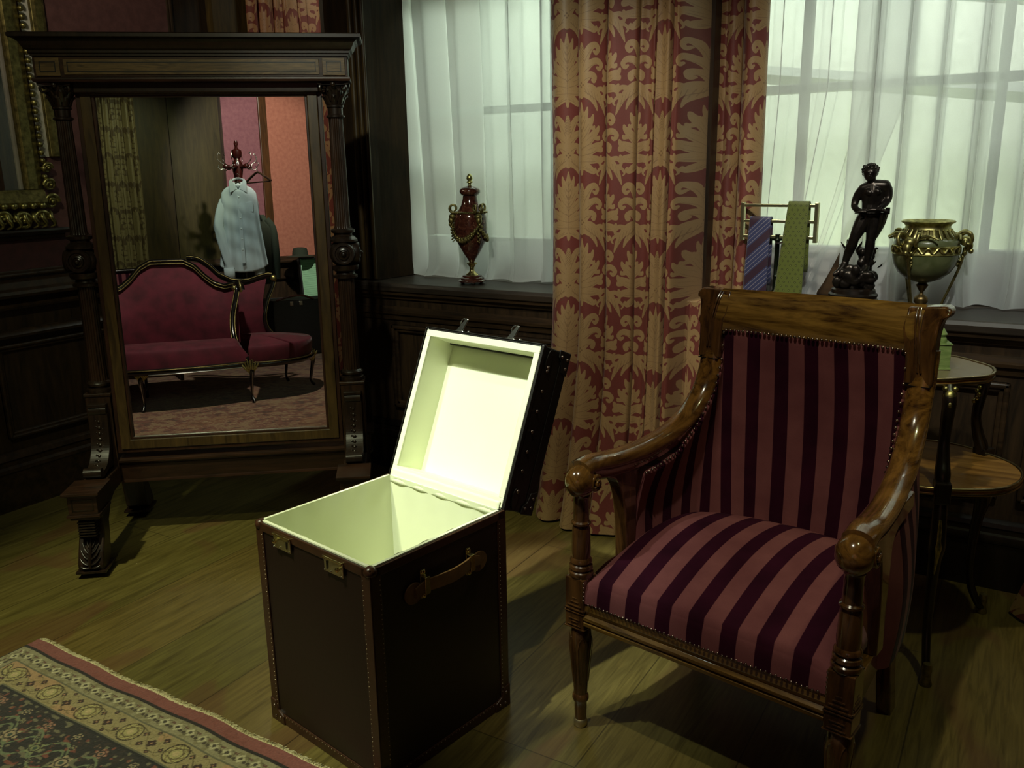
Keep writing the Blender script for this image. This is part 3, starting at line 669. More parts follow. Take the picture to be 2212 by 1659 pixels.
# corner caps
def cap_poly(x, z, sx, r=.062):
    return [(x, z), (x + sx * r, z), (x + sx * r * .96, z + r * .42), (x + sx * r * .55, z + r * .62), (x + sx * r * .40, z + r * 1.05), (x, z + r * 1.10)]
def corner_cap(sx, sy, name='corner_cap'):
    x = 0 if sx > 0 else W; y = 0 if sy > 0 else D
    mb = MB(); mb.prism(cap_poly(x - sx * .005, -.001, sx), *sorted((y - sy * .007, y + sy * .004)), axis='y')
    mb.prism([(b_, z) for (b_, z) in cap_poly(y - sy * .005, -.001, sy)], *sorted((x - sx * .007, x + sx * .004)), axis='x')
    mb.box(*sorted((x - sx * .005, x + sx * .055)), *sorted((y - sy * .005, y + sy * .055)), -.0005, .006)
    c = mb.build(name, LEATHT, TR, bevel=.003, seg=3)
    for (a, z) in [(.040, .018), (.014, .048), (.018, .016)]:
        MB().sphere((x + sx * a, y - sy * .0075, z), (.0042, .003, .0042), 10, 6).build('stud', TACK, c, smooth=60)
        MB().sphere((x - sx * .0075, y + sy * a, z), (.003, .0042, .0042), 10, 6).build('stud', TACK, c, smooth=60)
for sx, sy in [(1, 1), (-1, 1), (-1, -1), (1, -1)]: corner_cap(sx, sy)
for (x, y) in [(0, 0), (W, 0)]:
    MB().sphere((x + (.008 if x == 0 else -.008), .008, .592), (.017, .017, .015), 14, 8).build('corner_cap', LEATHT, TR, smooth=60)
# locks
LOCKB = plain('lock_brass', (.62, .58, .36, 1), .34, 1.0, 40, .15)
def lock(x0, flip):
    r = MB().box(x0, x0 + .074, -.0075, -.003, .553, .591); L_ = r.build('lock_plate', LOCKB, TR, bevel=.0015)
    MB().box(x0 - .001, x0 + .075, -.012, .0, .590, .5945).build('lock_lip', BRASS, L_, bevel=.001)
    kx = x0 + (.012 if flip else .060); MB().lathe([(.004, 0), (.0045, .002), (.0062, .004), (.0062, .007), (.004, .009), (.001, .0095)], 12, mat=Matrix.Translation((kx, -.009, .574)) @ Matrix.Rotation(PI / 2, 4, 'X')).build('release_knob', BRASS, L_, smooth=40)
    sxx = x0 + (.060 if flip else .014); MB().box(sxx - .0022, sxx + .0022, -.0097, -.0088, .563, .583).build('keyhole', LINE, L_)
    for (a, z) in [(.004, .557), (.070, .557), (.004, .587), (.070, .587), (.030, .560)]: MB().sphere((x0 + a, -.0095, z), .0022, 8, 5).build('rivet', STEEL, L_, smooth=60)
lock(.086, True); lock(.302, False)
# side handle
HX = W + .004
hd = MB(); pts = curve([(HX + .006, .130, .492), (HX + .010, .160, .502), (HX + .022, .20, .506), (HX + .026, .245, .506), (HX + .022, .290, .508), (HX + .010, .325, .506), (HX + .006, .360, .498)], 26)
hd.sweep(pts, [(-.0025, -.013), (.0025, -.013), (.0035, 0), (.0025, .013), (-.0025, .013)], [(1, 0, 0)] * 26, [(0, 0, 1.0 + .35 * math.sin(PI * i / 25)) for i in range(26)])
h = hd.build('handle', STRAP, TR, smooth=50)
for yc, sg in ((.128, 1), (.362, -1)):
    h2 = MB(); h2.prism([(yc + .030 * math.cos(a), .492 + .028 * math.sin(a)) for a in np.linspace(0, 2 * PI, 20, endpoint=False)], HX - .002, HX + .003, 'x'); h2.build('handle_patch', STRAP, h, bevel=.001)
for yc in (.160, .322):
    q = MB(); q.box(HX - .001, HX + .002, yc - .008, yc + .008, .468, .545).box(HX + .002, HX + .020, yc - .008, yc + .008, .484, .488).box(HX + .016, HX + .020, yc - .008, yc + .008, .484, .528).box(HX + .002, HX + .020, yc - .008, yc + .008, .526, .530)
    q = q.build('handle_bracket', BRASS, h, bevel=.0015)
    for z in (.539, .474): MB().sphere((HX + .004, yc, z), (.004, .0065, .0065), 10, 6).build('rivet', BRASS, q, smooth=60)
# open lid
LT = math.radians(23); LL, LD = .468, .122
lid = Matrix.Translation((0, D - .004, Hh + .002)) @ Matrix.Rotation(-LT, 4, 'X')       # local: x width, y depth (away), z up the lid
mb = MB(); t_ = .010
mb.box(0, W, LD - t_, LD, 0, LL, lid).box(0, t_, 0, LD - t_, 0, LL, lid).box(W - t_, W, 0, LD - t_, 0, LL, lid).box(t_, W - t_, 0, LD - t_, 0, t_, lid).box(t_, W - t_, 0, LD - t_, LL - t_, LL, lid)
LIDO = mb.build('lid', LEATHD, TR, bevel=.004)
mb = MB(); i_ = .031
mb.box(.007, W - .007, -.002, .006, .004, i_, lid).box(.007, W - .007, -.002, .006, LL - .026, LL - .006, lid).box(.007, .026, -.002, .006, i_, LL - .026, lid).box(W - .026, W - .007, -.002, .006, i_, LL - .026, lid)
mb.box(.022, .026, 0, LD - t_ - .004, i_ - .004, LL - .022, lid).box(W - .026, W - .022, 0, LD - t_ - .004, i_ - .004, LL - .022, lid)
mb.box(.026, W - .026, 0, LD - t_ - .004, i_ - .004, i_, lid).box(.026, W - .026, 0, LD - t_ - .004, LL - .026, LL - .022, lid)
mb.box(.022, W - .022, LD - t_ - .006, LD - t_ - .002, i_ - .004, LL - .022, lid)
mb.build('lid_lining', LINING, LIDO, bevel=.0015)
flap = MB(); P = []
for i in range(41):
    t = i / 40; P.append([(.012 + (W - .024) * t, D - .0165 + .0008 * math.cos(10 * PI * t) + .014 * (j / 5), .585 + .0005 * math.cos(9 * PI * t) + .040 * (j / 5)) for j in range(6)])
flap.grid(P).build('hinge_flap', LINING, LIDO, smooth=60, solid=.0015)
mb = MB()
for z0, z1 in ((-.002, .03), (LL - .03, LL + .003)):
    mb.box(-.003, W + .003, LD - .032, LD + .003, z0, z1, lid)
mb.box(-.003, .0, LD - .032, LD + .003, 0, LL, lid).box(W, W + .003, LD - .032, LD + .003, 0, LL, lid)
mb.box(W, W + .003, -.001, .012, 0, LL, lid).box(-.003, 0, -.001, .012, 0, LL, lid).box(0, W, -.001, .012, LL, LL + .003, lid)
mb.build('lid_edge_trim', LEATHD, LIDO, bevel=.003)
for zz in (.115, .17, .227, .285, .343, .40)[::1]:
    MB().sphere((W + .004, .036, zz), (.004, .005, .005), 10, 6, lid).build('stud', TACK, LIDO, smooth=60)
for (y0, z0, s1) in [(.036, .045, 1), (.036, LL - .045, -1)]:
    q = MB().prism([(y0 + .013 * math.cos(a), z0 + (.022 if math.sin(a) * s1 > 0 else .04) * math.sin(a)) for a in np.linspace(0, 2 * PI, 18, endpoint=False)], W + .001, W + .0045, 'x', lid).build('strap_end', LEATHD, LIDO, bevel=.001)
    MB().sphere((W + .006, y0, z0 + .012 * s1), (.004, .0058, .0058), 10, 6, lid).build('stud', TACK, q, smooth=60)
for (zc, s1) in ((0, 1), (LL, -1)):
    poly = [(LD + .005, zc - s1 * .004), (LD - .048, zc - s1 * .004), (LD - .046, zc + s1 * .018), (LD - .030, zc + s1 * .030), (LD - .022, zc + s1 * .058), (LD + .005, zc + s1 * .064)]
    q = MB().prism(poly, W + .001, W + .006, 'x', lid)
    q.box(-.001, W + .004, LD - .02, LD + .005, *sorted((zc - s1 * .005, zc + s1 * .02)), lid)
    q = q.build('lid_corner_cap', LEATHD, LIDO, bevel=.002)
    for (y, z) in [(LD - .036, .014), (LD - .010, .018), (LD - .010, .044)]: MB().sphere((W + .0075, y, zc + s1 * z), (.003, .0045, .0045), 10, 6, lid).build('stud', TACK, q, smooth=60)
for x in (.130, .335):
    q = MB().box(x - .017, x + .017, .008, .034, LL + .002, LL + .006, lid)
    q.add([(x - .014, .010, LL + .006), (x + .010, .010, LL + .006), (x + .024, .010, LL + .044), (x + .014, .010, LL + .046), (x - .014, .016, LL + .006), (x + .010, .016, LL + .006), (x + .024, .016, LL + .044), (x + .014, .016, LL + .046)],
          [(0, 1, 2, 3), (7, 6, 5, 4), (0, 4, 5, 1), (1, 5, 6, 2), (2, 6, 7, 3), (3, 7, 4, 0)], lid)
    q = q.build('hasp', STEEL, LIDO, bevel=.002)
    MB().tube([tuple(lid @ Vector((x + .006 + .010 * math.cos(a), .013, LL + .032 + .012 * math.sin(a)))) for a in np.linspace(.3, 2 * PI - .3, 14)], .0018, 6).build('hasp_ring', STEEL, q, smooth=60)
    MB().sphere((x + .030, .02, LL + .007), (.005, .005, .004), 8, 5, lid).build('rivet', STEEL, q, smooth=60)
# ------------------------------------------------------------------ cheval mirror
CM = empty('cheval_mirror', (-3.197 + .779 * .514, 2.026 + .627 * .514, 0), math.radians(38.8), 'large carved dark walnut cheval mirror on fluted columns and scrolled feet', 'mirror')
H2 = .507
def flute(n=18, d=.11): return lambda a, z: 1 - d * (.5 + .5 * math.cos(n * a)) ** 2
# entablature
mb = MB(); mb.box(-.567, .567, -.062, .062, 1.862, 1.935); mb.build('frieze', WALNUT_X, CM, bevel=.003)
fz = MB(); 
for (a, b_) in [(-.46, .46)]: fz.box(a, b_, -.0655, -.060, 1.872, 1.927)
for s in (-1, 1): fz.box(s * .515 - .042, s * .515 + .042, -.068, -.06, 1.868, 1.931)
fz.build('frieze_inlay', INLAY, CM, bevel=.001)
ln = MB()
def rect_line(mb, x0, x1, y, z0, z1, w_=.0035):
    mb.box(x0, x1, y - .001, y, z0, z0 + w_).box(x0, x1, y - .001, y, z1 - w_, z1).box(x0, x0 + w_, y - .001, y, z0, z1).box(x1 - w_, x1, y - .001, y, z0, z1)
rect_line(ln, -.448, .448, -.0655, 1.882, 1.917); 
for s in (-1, 1): rect_line(ln, s * .515 - .028, s * .515 + .028, -.068, 1.881, 1.918)
ln.build('stringing', LINE, CM)
def entab(mb, prof, hx):
    """profile (out, z) carried round the front and both ends"""
    poly = prof
    for (a, b_) in zip(prof[:-1], prof[1:]):
        (o1, z1), (o2, z2) = a, b_
        q = lambda o, z: [(-hx - o, -.062 - o, z), (hx + o, -.062 - o, z), (hx + o, .062 + o * .3, z), (-hx - o, .062 + o * .3, z)]
        mb.add(q(o1, z1) + q(o2, z2), [(0, 1, 5, 4), (1, 2, 6, 5), (2, 3, 7, 6), (3, 0, 4, 7)])
    o, z = prof[-1]; mb.add([(-hx - o, -.062 - o, z), (hx + o, -.062 - o, z), (hx + o, .062 + o * .3, z), (-hx - o, .062 + o * .3, z)], [(0, 1, 2, 3)])
    o, z = prof[0]; mb.add([(-hx - o, -.062 - o, z), (hx + o, -.062 - o, z), (hx + o, .062 + o * .3, z), (-hx - o, .062 + o * .3, z)], [(3, 2, 1, 0)])
mb = MB(); entab(mb, [(0, 1.935), (.004, 1.937), (.004, 1.944), (.010, 1.948), (.010, 1.956), (.018, 1.962), (.024, 1.972), (.030, 1.984), (.040, 1.992), (.052, 1.996), (.056, 1.998), (.056, 2.010), (.050, 2.014)], .567)
mb.build('cornice', CARVED, CM, smooth=30)
mb = MB(); entab(mb, [(.000, 1.846), (.006, 1.848), (.008, 1.856), (.006, 1.862), (0, 1.864)], .567); mb.build('architrave_bead', WALNUT_X, CM, smooth=30)
mb = MB().box(-.45, .45, -.03, .04, 1.812, 1.850); mb.build('top_rail', CARVED, CM, bevel=.004)
# columns
def column(sx):
    x = sx * H2
    c = MB()
    c.lathe([(.036, 1.285), (.031, 1.30), (.030, 1.50), (.027, 1.715)], 72, (x, 0, 0), rad=flute())
    c.lathe([(.037, .70), (.035, .72), (.034, .90), (.033, 1.085)], 72, (x, 0, 0), rad=flute())
    col_ = c.build('column', WALNUT, CM, smooth=50)
    for pr in ([(.050, .655), (.052, .663), (.050, .672), (.040, .676), (.040, .682), (.047, .686), (.048, .694), (.043, .700), (.037, .704)], [(.034, 1.083), (.048, 1.088), (.049, 1.098), (.038, 1.103), (.036, 1.112), (.052, 1.120), (.056, 1.13), (.056, 1.14)], [(.056, 1.235), (.056, 1.243), (.046, 1.254), (.036, 1.260), (.036, 1.266), (.047, 1.272), (.048, 1.282), (.037, 1.288)], [(.028, 1.713), (.036, 1.718), (.036, 1.724), (.029, 1.728), (.029, 1.752), (.034, 1.756), (.034, 1.762), (.030, 1.766)]):
        MB().lathe(pr, 32, (x, 0, 0)).build('turned_ring', CARVED, col_, smooth=40)
    # pivot block with roundels
    p = MB(); p.sphere((x, 0, 1.188), (.062, .062, .058), 32, 16)
    p.build('pivot_block', CARVED, CM, smooth=60)
    q = MB()
    for (dx, dy, rot_) in [(0, -1, PI / 2), (-sx * -1, 0, 0)]:
        if dy: mt = Matrix.Translation((x, -.036, 1.188)) @ Matrix.Rotation(PI / 2, 4, 'X')
        else: mt = Matrix.Translation((x + sx * .036, 0, 1.188)) @ Matrix.Rotation(PI / 2 * sx, 4, 'Y')
        q.lathe([(.046, 0), (.046, .018), (.042, .026), (.034, .026), (.032, .020), (.024, .020), (.022, .028), (.017, .030), (.014, .024), (.010, .026), (.008, .036), (.004, .040), (.0005, .041)], 32, mat=mt)
    q.build('roundel', CARVED, CM, smooth=35)
    # corinthian capital
    k = MB(); k.lathe([(.029, 1.764), (.031, 1.79), (.036, 1.815), (.046, 1.835)], 24, (x, 0, 0)); k.prism([(x + a, b_) for a, b_ in [(-.058, -.058), (-.03, -.048), (.03, -.048), (.058, -.058), (.050, 0), (.058, .058), (-.058, .058), (-.050, 0)]], 1.836, 1.848, 'z')
    for tier, (z0, zt, r0, ro, n_, w_) in enumerate([(1.766, 1.80, .031, .047, 8, .011), (1.78, 1.822, .034, .054, 8, .011)]):
        for i in range(n_):
            a = 2 * PI * (i + .5 * tier) / n_; ca, sa = math.cos(a), math.sin(a); L_ = []
            pts = [(r0, z0), (r0 + .006, z0 + (zt - z0) * .5), (ro - .002, zt - .004), (ro + .004, zt - .001), (ro + .005, zt - .008)]
            k.tube([(x + ca * r_, sa * r_, z_) for (r_, z_) in pts], [w_, w_ * 1.1, w_ * .9, w_ * .6, w_ * .3], 8, sx=1, sy=.35, up=(ca, sa, .01))
    for i in range(4):
        a = PI / 4 + i * PI / 2; ca, sa = math.cos(a), math.sin(a)
        k.tube([(x + ca * (.060 + .012 * math.cos(t)), sa * (.060 + .012 * math.cos(t)), 1.825 + .012 * math.sin(t)) for t in np.linspace(PI, -PI * .9, 14)], np.linspace(.007, .0035, 14), 7)
        a = i * PI / 2; k.sphere((x + .052 * math.cos(a), .052 * math.sin(a), 1.838), .011, 10, 6)
    k.build('capital', CARVED, CM, smooth=50)
for s in (-1, 1): column(s)
# feet: post, bracket scroll, platform and arched scroll leg
def foot(sx):
    x = sx * H2
    mb = MB(); mb.box(x - .048, x + .048, -.048, .048, .30, .655).box(x - .053, x + .053, -.053, .053, .645, .657); mb.build('post', WALNUT, CM, bevel=.003)
    # side profile (y,z) of the arched foot, front half mirrored to the back
    half = [(-.325, .255), (-.30, .225), (-.31, .16), (-.345, .10), (-.365, .055), (-.36, .03), (-.30, .03), (-.262, .05), (-.25, .11), (-.235, .19), (-.19, .245), (-.13, .268), (0, .272)]
    body = half + [(-y, z) for (y, z) in half[-2::-1]] + [(.325, .345), (-.325, .345)]
    mb = MB().prism(body, x - .047, x + .047, 'x'); ft = mb.build('arched_foot', WALNUT, CM, bevel=.006)
    for sy in (-1, 1):
        b_ = MB(); yc = sy * .298
        b_.box(x - .053, x + .053, yc - .062, yc + .062, .262, .335)
        b_.box(x - .060, x + .060, yc - .070, yc + .070, .335, .342).box(x - .067, x + .067, yc - .080, yc + .080, .342, .353).box(x - .060, x + .060, yc - .070, yc + .070, .252, .262).box(x - .052, x + .052, yc - .058, yc + .058, .238, .252)
        b_ = b_.build('foot_block', WALNUT_X, CM, bevel=.002)
        if sy < 0: q = MB(); rect_line(q, x - .040, x + .040, yc - .0622, .275, .323, .006); q.build('block_moulding', CARVED, b_, bevel=.001)
        # scrolled leg face: reeds and acanthus leaf
        if sy < 0:
            f = MB()
            for i in range(6): f.box(x - .032, x + .032, -.352 + .0 * i, -.30, .222 - i * .011, .228 - i * .011)
            f.build('reeding', CARVED, ft, bevel=.002)
            l = MB(); 
            ys = lambda z: np.interp(z, [.03, .055, .10, .16, .225], [-.362, -.368, -.349, -.315, -.306])
            zz = np.linspace(.045, .155, 8); l.tube([(x, ys(z) - .002, z) for z in zz], [.012, .014, .015, .014, .012, .009, .006, .002], 8, sx=.8, sy=.5)
            for s2 in (-1, 1):
                for (z0, ex, ez, r_) in [(.045, .036, .055, .010), (.058, .038, .085, .010), (.078, .034, .112, .009), (.098, .030, .135, .008), (.118, .018, .152, .006)]:
                    P = curve([(x + s2 * .006, ys(z0) - .002, z0), (x + s2 * ex * .6, ys((z0 + ez) / 2) - .004, z0 + (ez - z0) * .35), (x + s2 * ex, ys(ez) - .001, ez)], 8)
                    l.tube(P, [r_ * .8, r_, r_, r_ * .95, r_ * .85, r_ * .7, r_ * .5, r_ * .2], 8, sx=.7, sy=.45)
            l.build('acanthus_leaf', CARVED, ft, smooth=60)
        pl = MB().box(x - .056, x + .056, sy * .31 - .062, sy * .31 + .062, .022, .032); pl.build('foot_plinth', WALNUT, CM, bevel=.002)
        cst = MB().lathe([(.018, 0), (.024, .003), (.024, .018), (.016, .022)], 14, (x, sy * .30, 0)); cst.build('castor', LINE, CM, smooth=40)
        # bracket scroll on top of the platform
        w_ = .036
        P = curve([(sy * .060, .575), (sy * .066, .50), (sy * .085, .43), (sy * .135, .378), (sy * .20, .362)], 26)
        s_ = MB(); vs_ = []; 
        xs = []; pts = [(x, p[0], p[1]) for p in P]
        prof = [(-w_, -.012), (-w_ * .75, -.014), (-w_ * .7, -.008), (w_ * .7, -.008), (w_ * .75, -.014), (w_, -.012), (w_, .012), (-w_, .012)]
        ysv = []
        for i in range(len(P)):
            a, c_ = P[max(i - 1, 0)], P[min(i + 1, len(P) - 1)]; t = np.array([c_[0] - a[0], c_[1] - a[1]]); t /= np.linalg.norm(t); ysv.append((0, -t[1] * (1 if sy < 0 else -1) * -1 * sy * -1, t[0] * (1 if sy < 0 else -1) * -1 * sy * -1))
        s_.sweep(pts, prof, [(1, 0, 0)] * len(P), ysv)
        s_.prism([(p[0] * 1.0, p[1]) for p in P] + [(sy * .04, .353), (sy * .04, .60)], x - .03, x + .03, 'x')
        s_.prism([(sy * .058 + sy * .020 * math.cos(t), .590 + .022 * math.sin(t)) for t in np.linspace(0, 2 * PI, 24, endpoint=False)], x - .034, x + .034, 'x')
        s_.prism([(sy * .205 + .020 * math.cos(t), .374 + .020 * math.sin(t)) for t in np.linspace(0, 2 * PI, 24, endpoint=False)], x - .034, x + .034, 'x')
        s_.box(x - .036, x + .036, *sorted((sy * .045, sy * .078)), .606, .618)
        s_ = s_.build('bracket_scroll', CARVED, CM, bevel=.002)
        if sy < 0:
            g = MB()
            for i in range(3, 22, 2):
                p = P[i]; g.sphere((x, p[0] - .010, p[1] + .006), (.007 + .002 * (i % 4 == 1), .006, .008), 8, 5)
                g.sphere((x - .011, p[0] - .009, p[1] + .010), (.004, .004, .005), 6, 4); g.sphere((x + .011, p[0] - .009, p[1] + .002), (.004, .004, .005), 6, 4)
            g.build('husk_carving', CARVED, s_, smooth=60)
for s in (-1, 1): foot(s)
# stretcher between the feet
mb = MB(); mb.box(-.46, .46, -.028, .028, .275, .345); mb.build('stretcher', wood('stretcher_walnut', lin(24, 15, 11), lin(48, 30, 21), .28, 'x', 9), CM, bevel=.002)
mb = MB(); entabp = [(0, .345), (.010, .350), (.016, .358), (.016, .366), (.006, .372), (0, .375)]
mb.prism([(-.028 - o, z) for o, z in entabp] + [(.028, .375), (.028, .345)], -.46, .46, 'x').prism([(-.030, .266), (-.030, .272), (-.028, .278), (.028, .278), (.028, .266)], -.46, .46, 'x')
mb.build('stretcher_moulding', WALNUT_X, CM, smooth=30)
# swinging frame, leaning back 2 degrees about its pivots
TL = math.radians(2.0)
fm = Matrix.Translation((.003, -.008, 1.19)) @ Matrix.Rotation(-TL, 4, 'X')        # local z up, y back
GX0, GX1, GZ0, GZ1 = -.402, .398, -.735, .617
def fbox(mb, x0, x1, y0, y1, z0, z1): return mb.box(x0, x1, y0, y1, z0, z1, fm)
def ring_frame(mb, x0, x1, z0, z1, w_, y0, y1):
    """mitred frame: one closed ring of four bars"""
    o = [(x0 - w_, z0 - w_), (x1 + w_, z0 - w_), (x1 + w_, z1 + w_), (x0 - w_, z1 + w_)]; i_ = [(x0, z0), (x1, z0), (x1, z1), (x0, z1)]
    vs_ = [(x, y, z) for y in (y0, y1) for L_ in (o, i_) for (x, z) in L_]; fs = []
    for k in range(4):
        k2 = (k + 1) % 4; fs += [(k, k2, 4 + k2, 4 + k), (8 + k, 12 + k, 12 + k2, 8 + k2), (k, 8 + k, 8 + k2, k2), (4 + k, 4 + k2, 12 + k2, 12 + k)]
    return mb.add(vs_, fs, fm)
w1 = .040
fo = ring_frame(MB(), GX0, GX1, GZ0, GZ1, w1, -.018, .012).build('swing_frame', INLAY_Z, CM, bevel=.003)
sw_ = wood('slip_walnut', lin(26, 15, 10), lin(56, 32, 20), .35, 'z', 9)
ring_frame(MB(), GX0 - w1, GX1 + w1, GZ0 - w1, GZ1 + w1, .016, -.012, .028).build('outer_slip', sw_, fo, bevel=.002)
ring_frame(MB(), GX0 + .010, GX1 - .010, GZ0 + .010, GZ1 - .008, .010, -.012, .0).build('inner_slip', sw_, fo, bevel=.002)
fbox(MB(), GX0 - .02, GX1 + .02, .006, .028, GZ0 - .02, GZ1 + .02).build('back_board', DARKWOOD, fo)
MIRR = plain('mirror_silver', (.86, .88, .84, 1), .0, 1.0)
fbox(MB(), GX0, GX1, .0, .005, GZ0, GZ1).build('mirror_glass', MIRR, fo)
for s in (-1, 1): MB().tube([(s * .445, 0, 1.188), (s * .500, 0, 1.188)], .009, 12).build('pivot_pin', BRASS, CM, smooth=50)

# ------------------------------------------------------------------ gilt overmantel mirror on the left wall, and its shelf
GM = empty('gilt_wall_mirror', (XW, 2.365, 0), 0, 'old gilded mirror with beaded and scrolled frame on the left wall', 'mirror')
# local: y runs away along the wall, x out of the wall. Edge of the frame at y = 0
mb = MB()
mb.prism([(.004, -.098), (.045, -.098), (.055, -.088), (.050, -.045), (.038, -.014), (.004, -.014)], 1.455, 3.2, 'z')
mb.box(.004, .05, -1.3, -.014, 1.44, 1.455)
mb.prism([(.004, 1.375), (.060, 1.375), (.066, 1.40), (.055, 1.435), (.046, 1.455), (.004, 1.455)], -1.3, -.014, 'y')
mb.build('gilded_frame', GILTDULL, GM, bevel=.003)
MB().box(.01, .016, -1.3, -.095, 1.455, 3.2).build('mirror_glass', MIRR, GM)
MB().box(.014, .026, -.112, -.097, 1.455, 3.2).build('white_fillet', plain('white_gesso', lin(176, 170, 160), .6, nscale=14, namt=.15), GM, bevel=.004)
for i in range(24):
    MB().sphere((.044, -.004, 1.475 + i * .0360), (.015, .013, .0135), 12, 8).build('bead', GILT, GM, smooth=60) if i < 24 else None
for i in range(14): MB().sphere((.066, -.045 - i * .044, 1.385), (.014, .017, .014), 12, 8).build('bead', GILT, GM, smooth=60)
MB().box(.002, .012, .008, .052, 1.60, 3.2).build('white_fillet', plain('white_paint_edge', lin(214, 212, 200), .55, nscale=18, namt=.1), GM)
MB().prism([(.002, .052), (.03, .052), (.036, .07), (.036, .10), (.028, .118), (.002, .118)], 1.60, 3.2, 'z').build('outer_gilt_moulding', GILTDULL, GM, bevel=.004)
cr = MB()
def gscroll(cy, cz, r, s=1, x=.05):
    cr.tube([(x + .006 * math.sin(t), cy + s * r * (1 - t / 14) * math.cos(t), cz + r * (1 - t / 14) * math.sin(t)) for t in np.linspace(0, 11, 40)], np.linspace(.013, .004, 40) * (r / .04), 8)
    cr.sphere((x + .01, cy, cz), r * .28, 10, 6)
for (cy, cz, r, s) in [(-.05, 1.325, .036, 1), (-.135, 1.318, .040, -1), (-.225, 1.33, .034, 1), (-.33, 1.322, .042, -1), (-.43, 1.32, .040, 1), (-.55, 1.32, .040, -1), (.010, 1.40, .034, 1), (.012, 1.475, .028, -1), (.012, 1.55, .024, 1)]: gscroll(cy, cz, r, s)
for i in range(16):
    cr.tube(curve([(.04, .0 - i * .04, 1.355), (.062, -.012 - i * .04, 1.332), (.06, .006 - i * .04, 1.30), (.045, -.01 - i * .04, 1.285)], 10), [.008, .012, .013, .012, .011, .010, .008, .007, .005, .003], 7)
cr.build('scrolled_carving', GILT, GM, smooth=60)
MS = empty('mantel_shelf', (XW, 2.40, 0), 0, 'dark carved ledge under the gilt mirror on the left wall', 'shelf')
mb = MB(); mb.prism([(0, 1.255), (.045, 1.255), (.052, 1.268), (.05, 1.28), (0, 1.28)], -1.3, .05, 'y'); mb.prism([(0, 1.235), (.03, 1.235), (.036, 1.255), (0, 1.255)], -1.3, .03, 'y')
mb.build('shelf_board', CARVED, MS, bevel=.002)
MB().box(0, .008, -1.3, .12, 1.07, 1.235).build('shelf_backing', wallpaper('maroon_silk', lin(58, 26, 30), lin(74, 34, 38)), MS)

# ------------------------------------------------------------------ striped armchair
AC = empty('armchair', (-.926, 1.872, 0), math.radians(-9.6), 'rosewood armchair with striped plum and pink velvet seat and back, by the open trunk', 'armchair')
CW = .70
def stripe_mat(name, period=1.0):
    m, nt, b = new_mat(name); setp(b, rough=.85, sheen=.04, sheenr=.3, spec=.08)
    s = attr(nt, 'stripe'); fr_ = math_(nt, 'FRACT', s); n1 = noise(nt, coords(nt), 10, 3); n2 = noise(nt, coords(nt), 500, 2)
    a = math_(nt, 'MULTIPLY', math_(nt, 'ABSOLUTE', math_(nt, 'SUBTRACT', fr_, .5)), 1.0)
    dark = math_(nt, 'MULTIPLY', math_(nt, 'ADD', math_(nt, 'MULTIPLY', math_(nt, 'SUBTRACT', .235, a), 60.0), .5), 1.0, clamp=True)
    pink = ramp(nt, n1, [(.3, lin(128, 76, 80)), (.7, lin(148, 92, 94))]); plum = ramp(nt, n1, [(.3, lin(46, 12, 30)), (.7, lin(64, 20, 42))])
    c = mixc(nt, dark, pink, plum); c = mixc(nt, math_(nt, 'MULTIPLY', n2, .25), c, (.02, .005, .01, 1))
    nt.links.new(c, b.inputs['Base Color']); bump(nt, b, math_(nt, 'SUBTRACT', math_(nt, 'MULTIPLY', n2, .3), math_(nt, 'MULTIPLY', dark, -.6)), .15, .001); return m
VELVET = stripe_mat('striped_velvet')
def lerp(a, b, t): return a + (b - a) * t
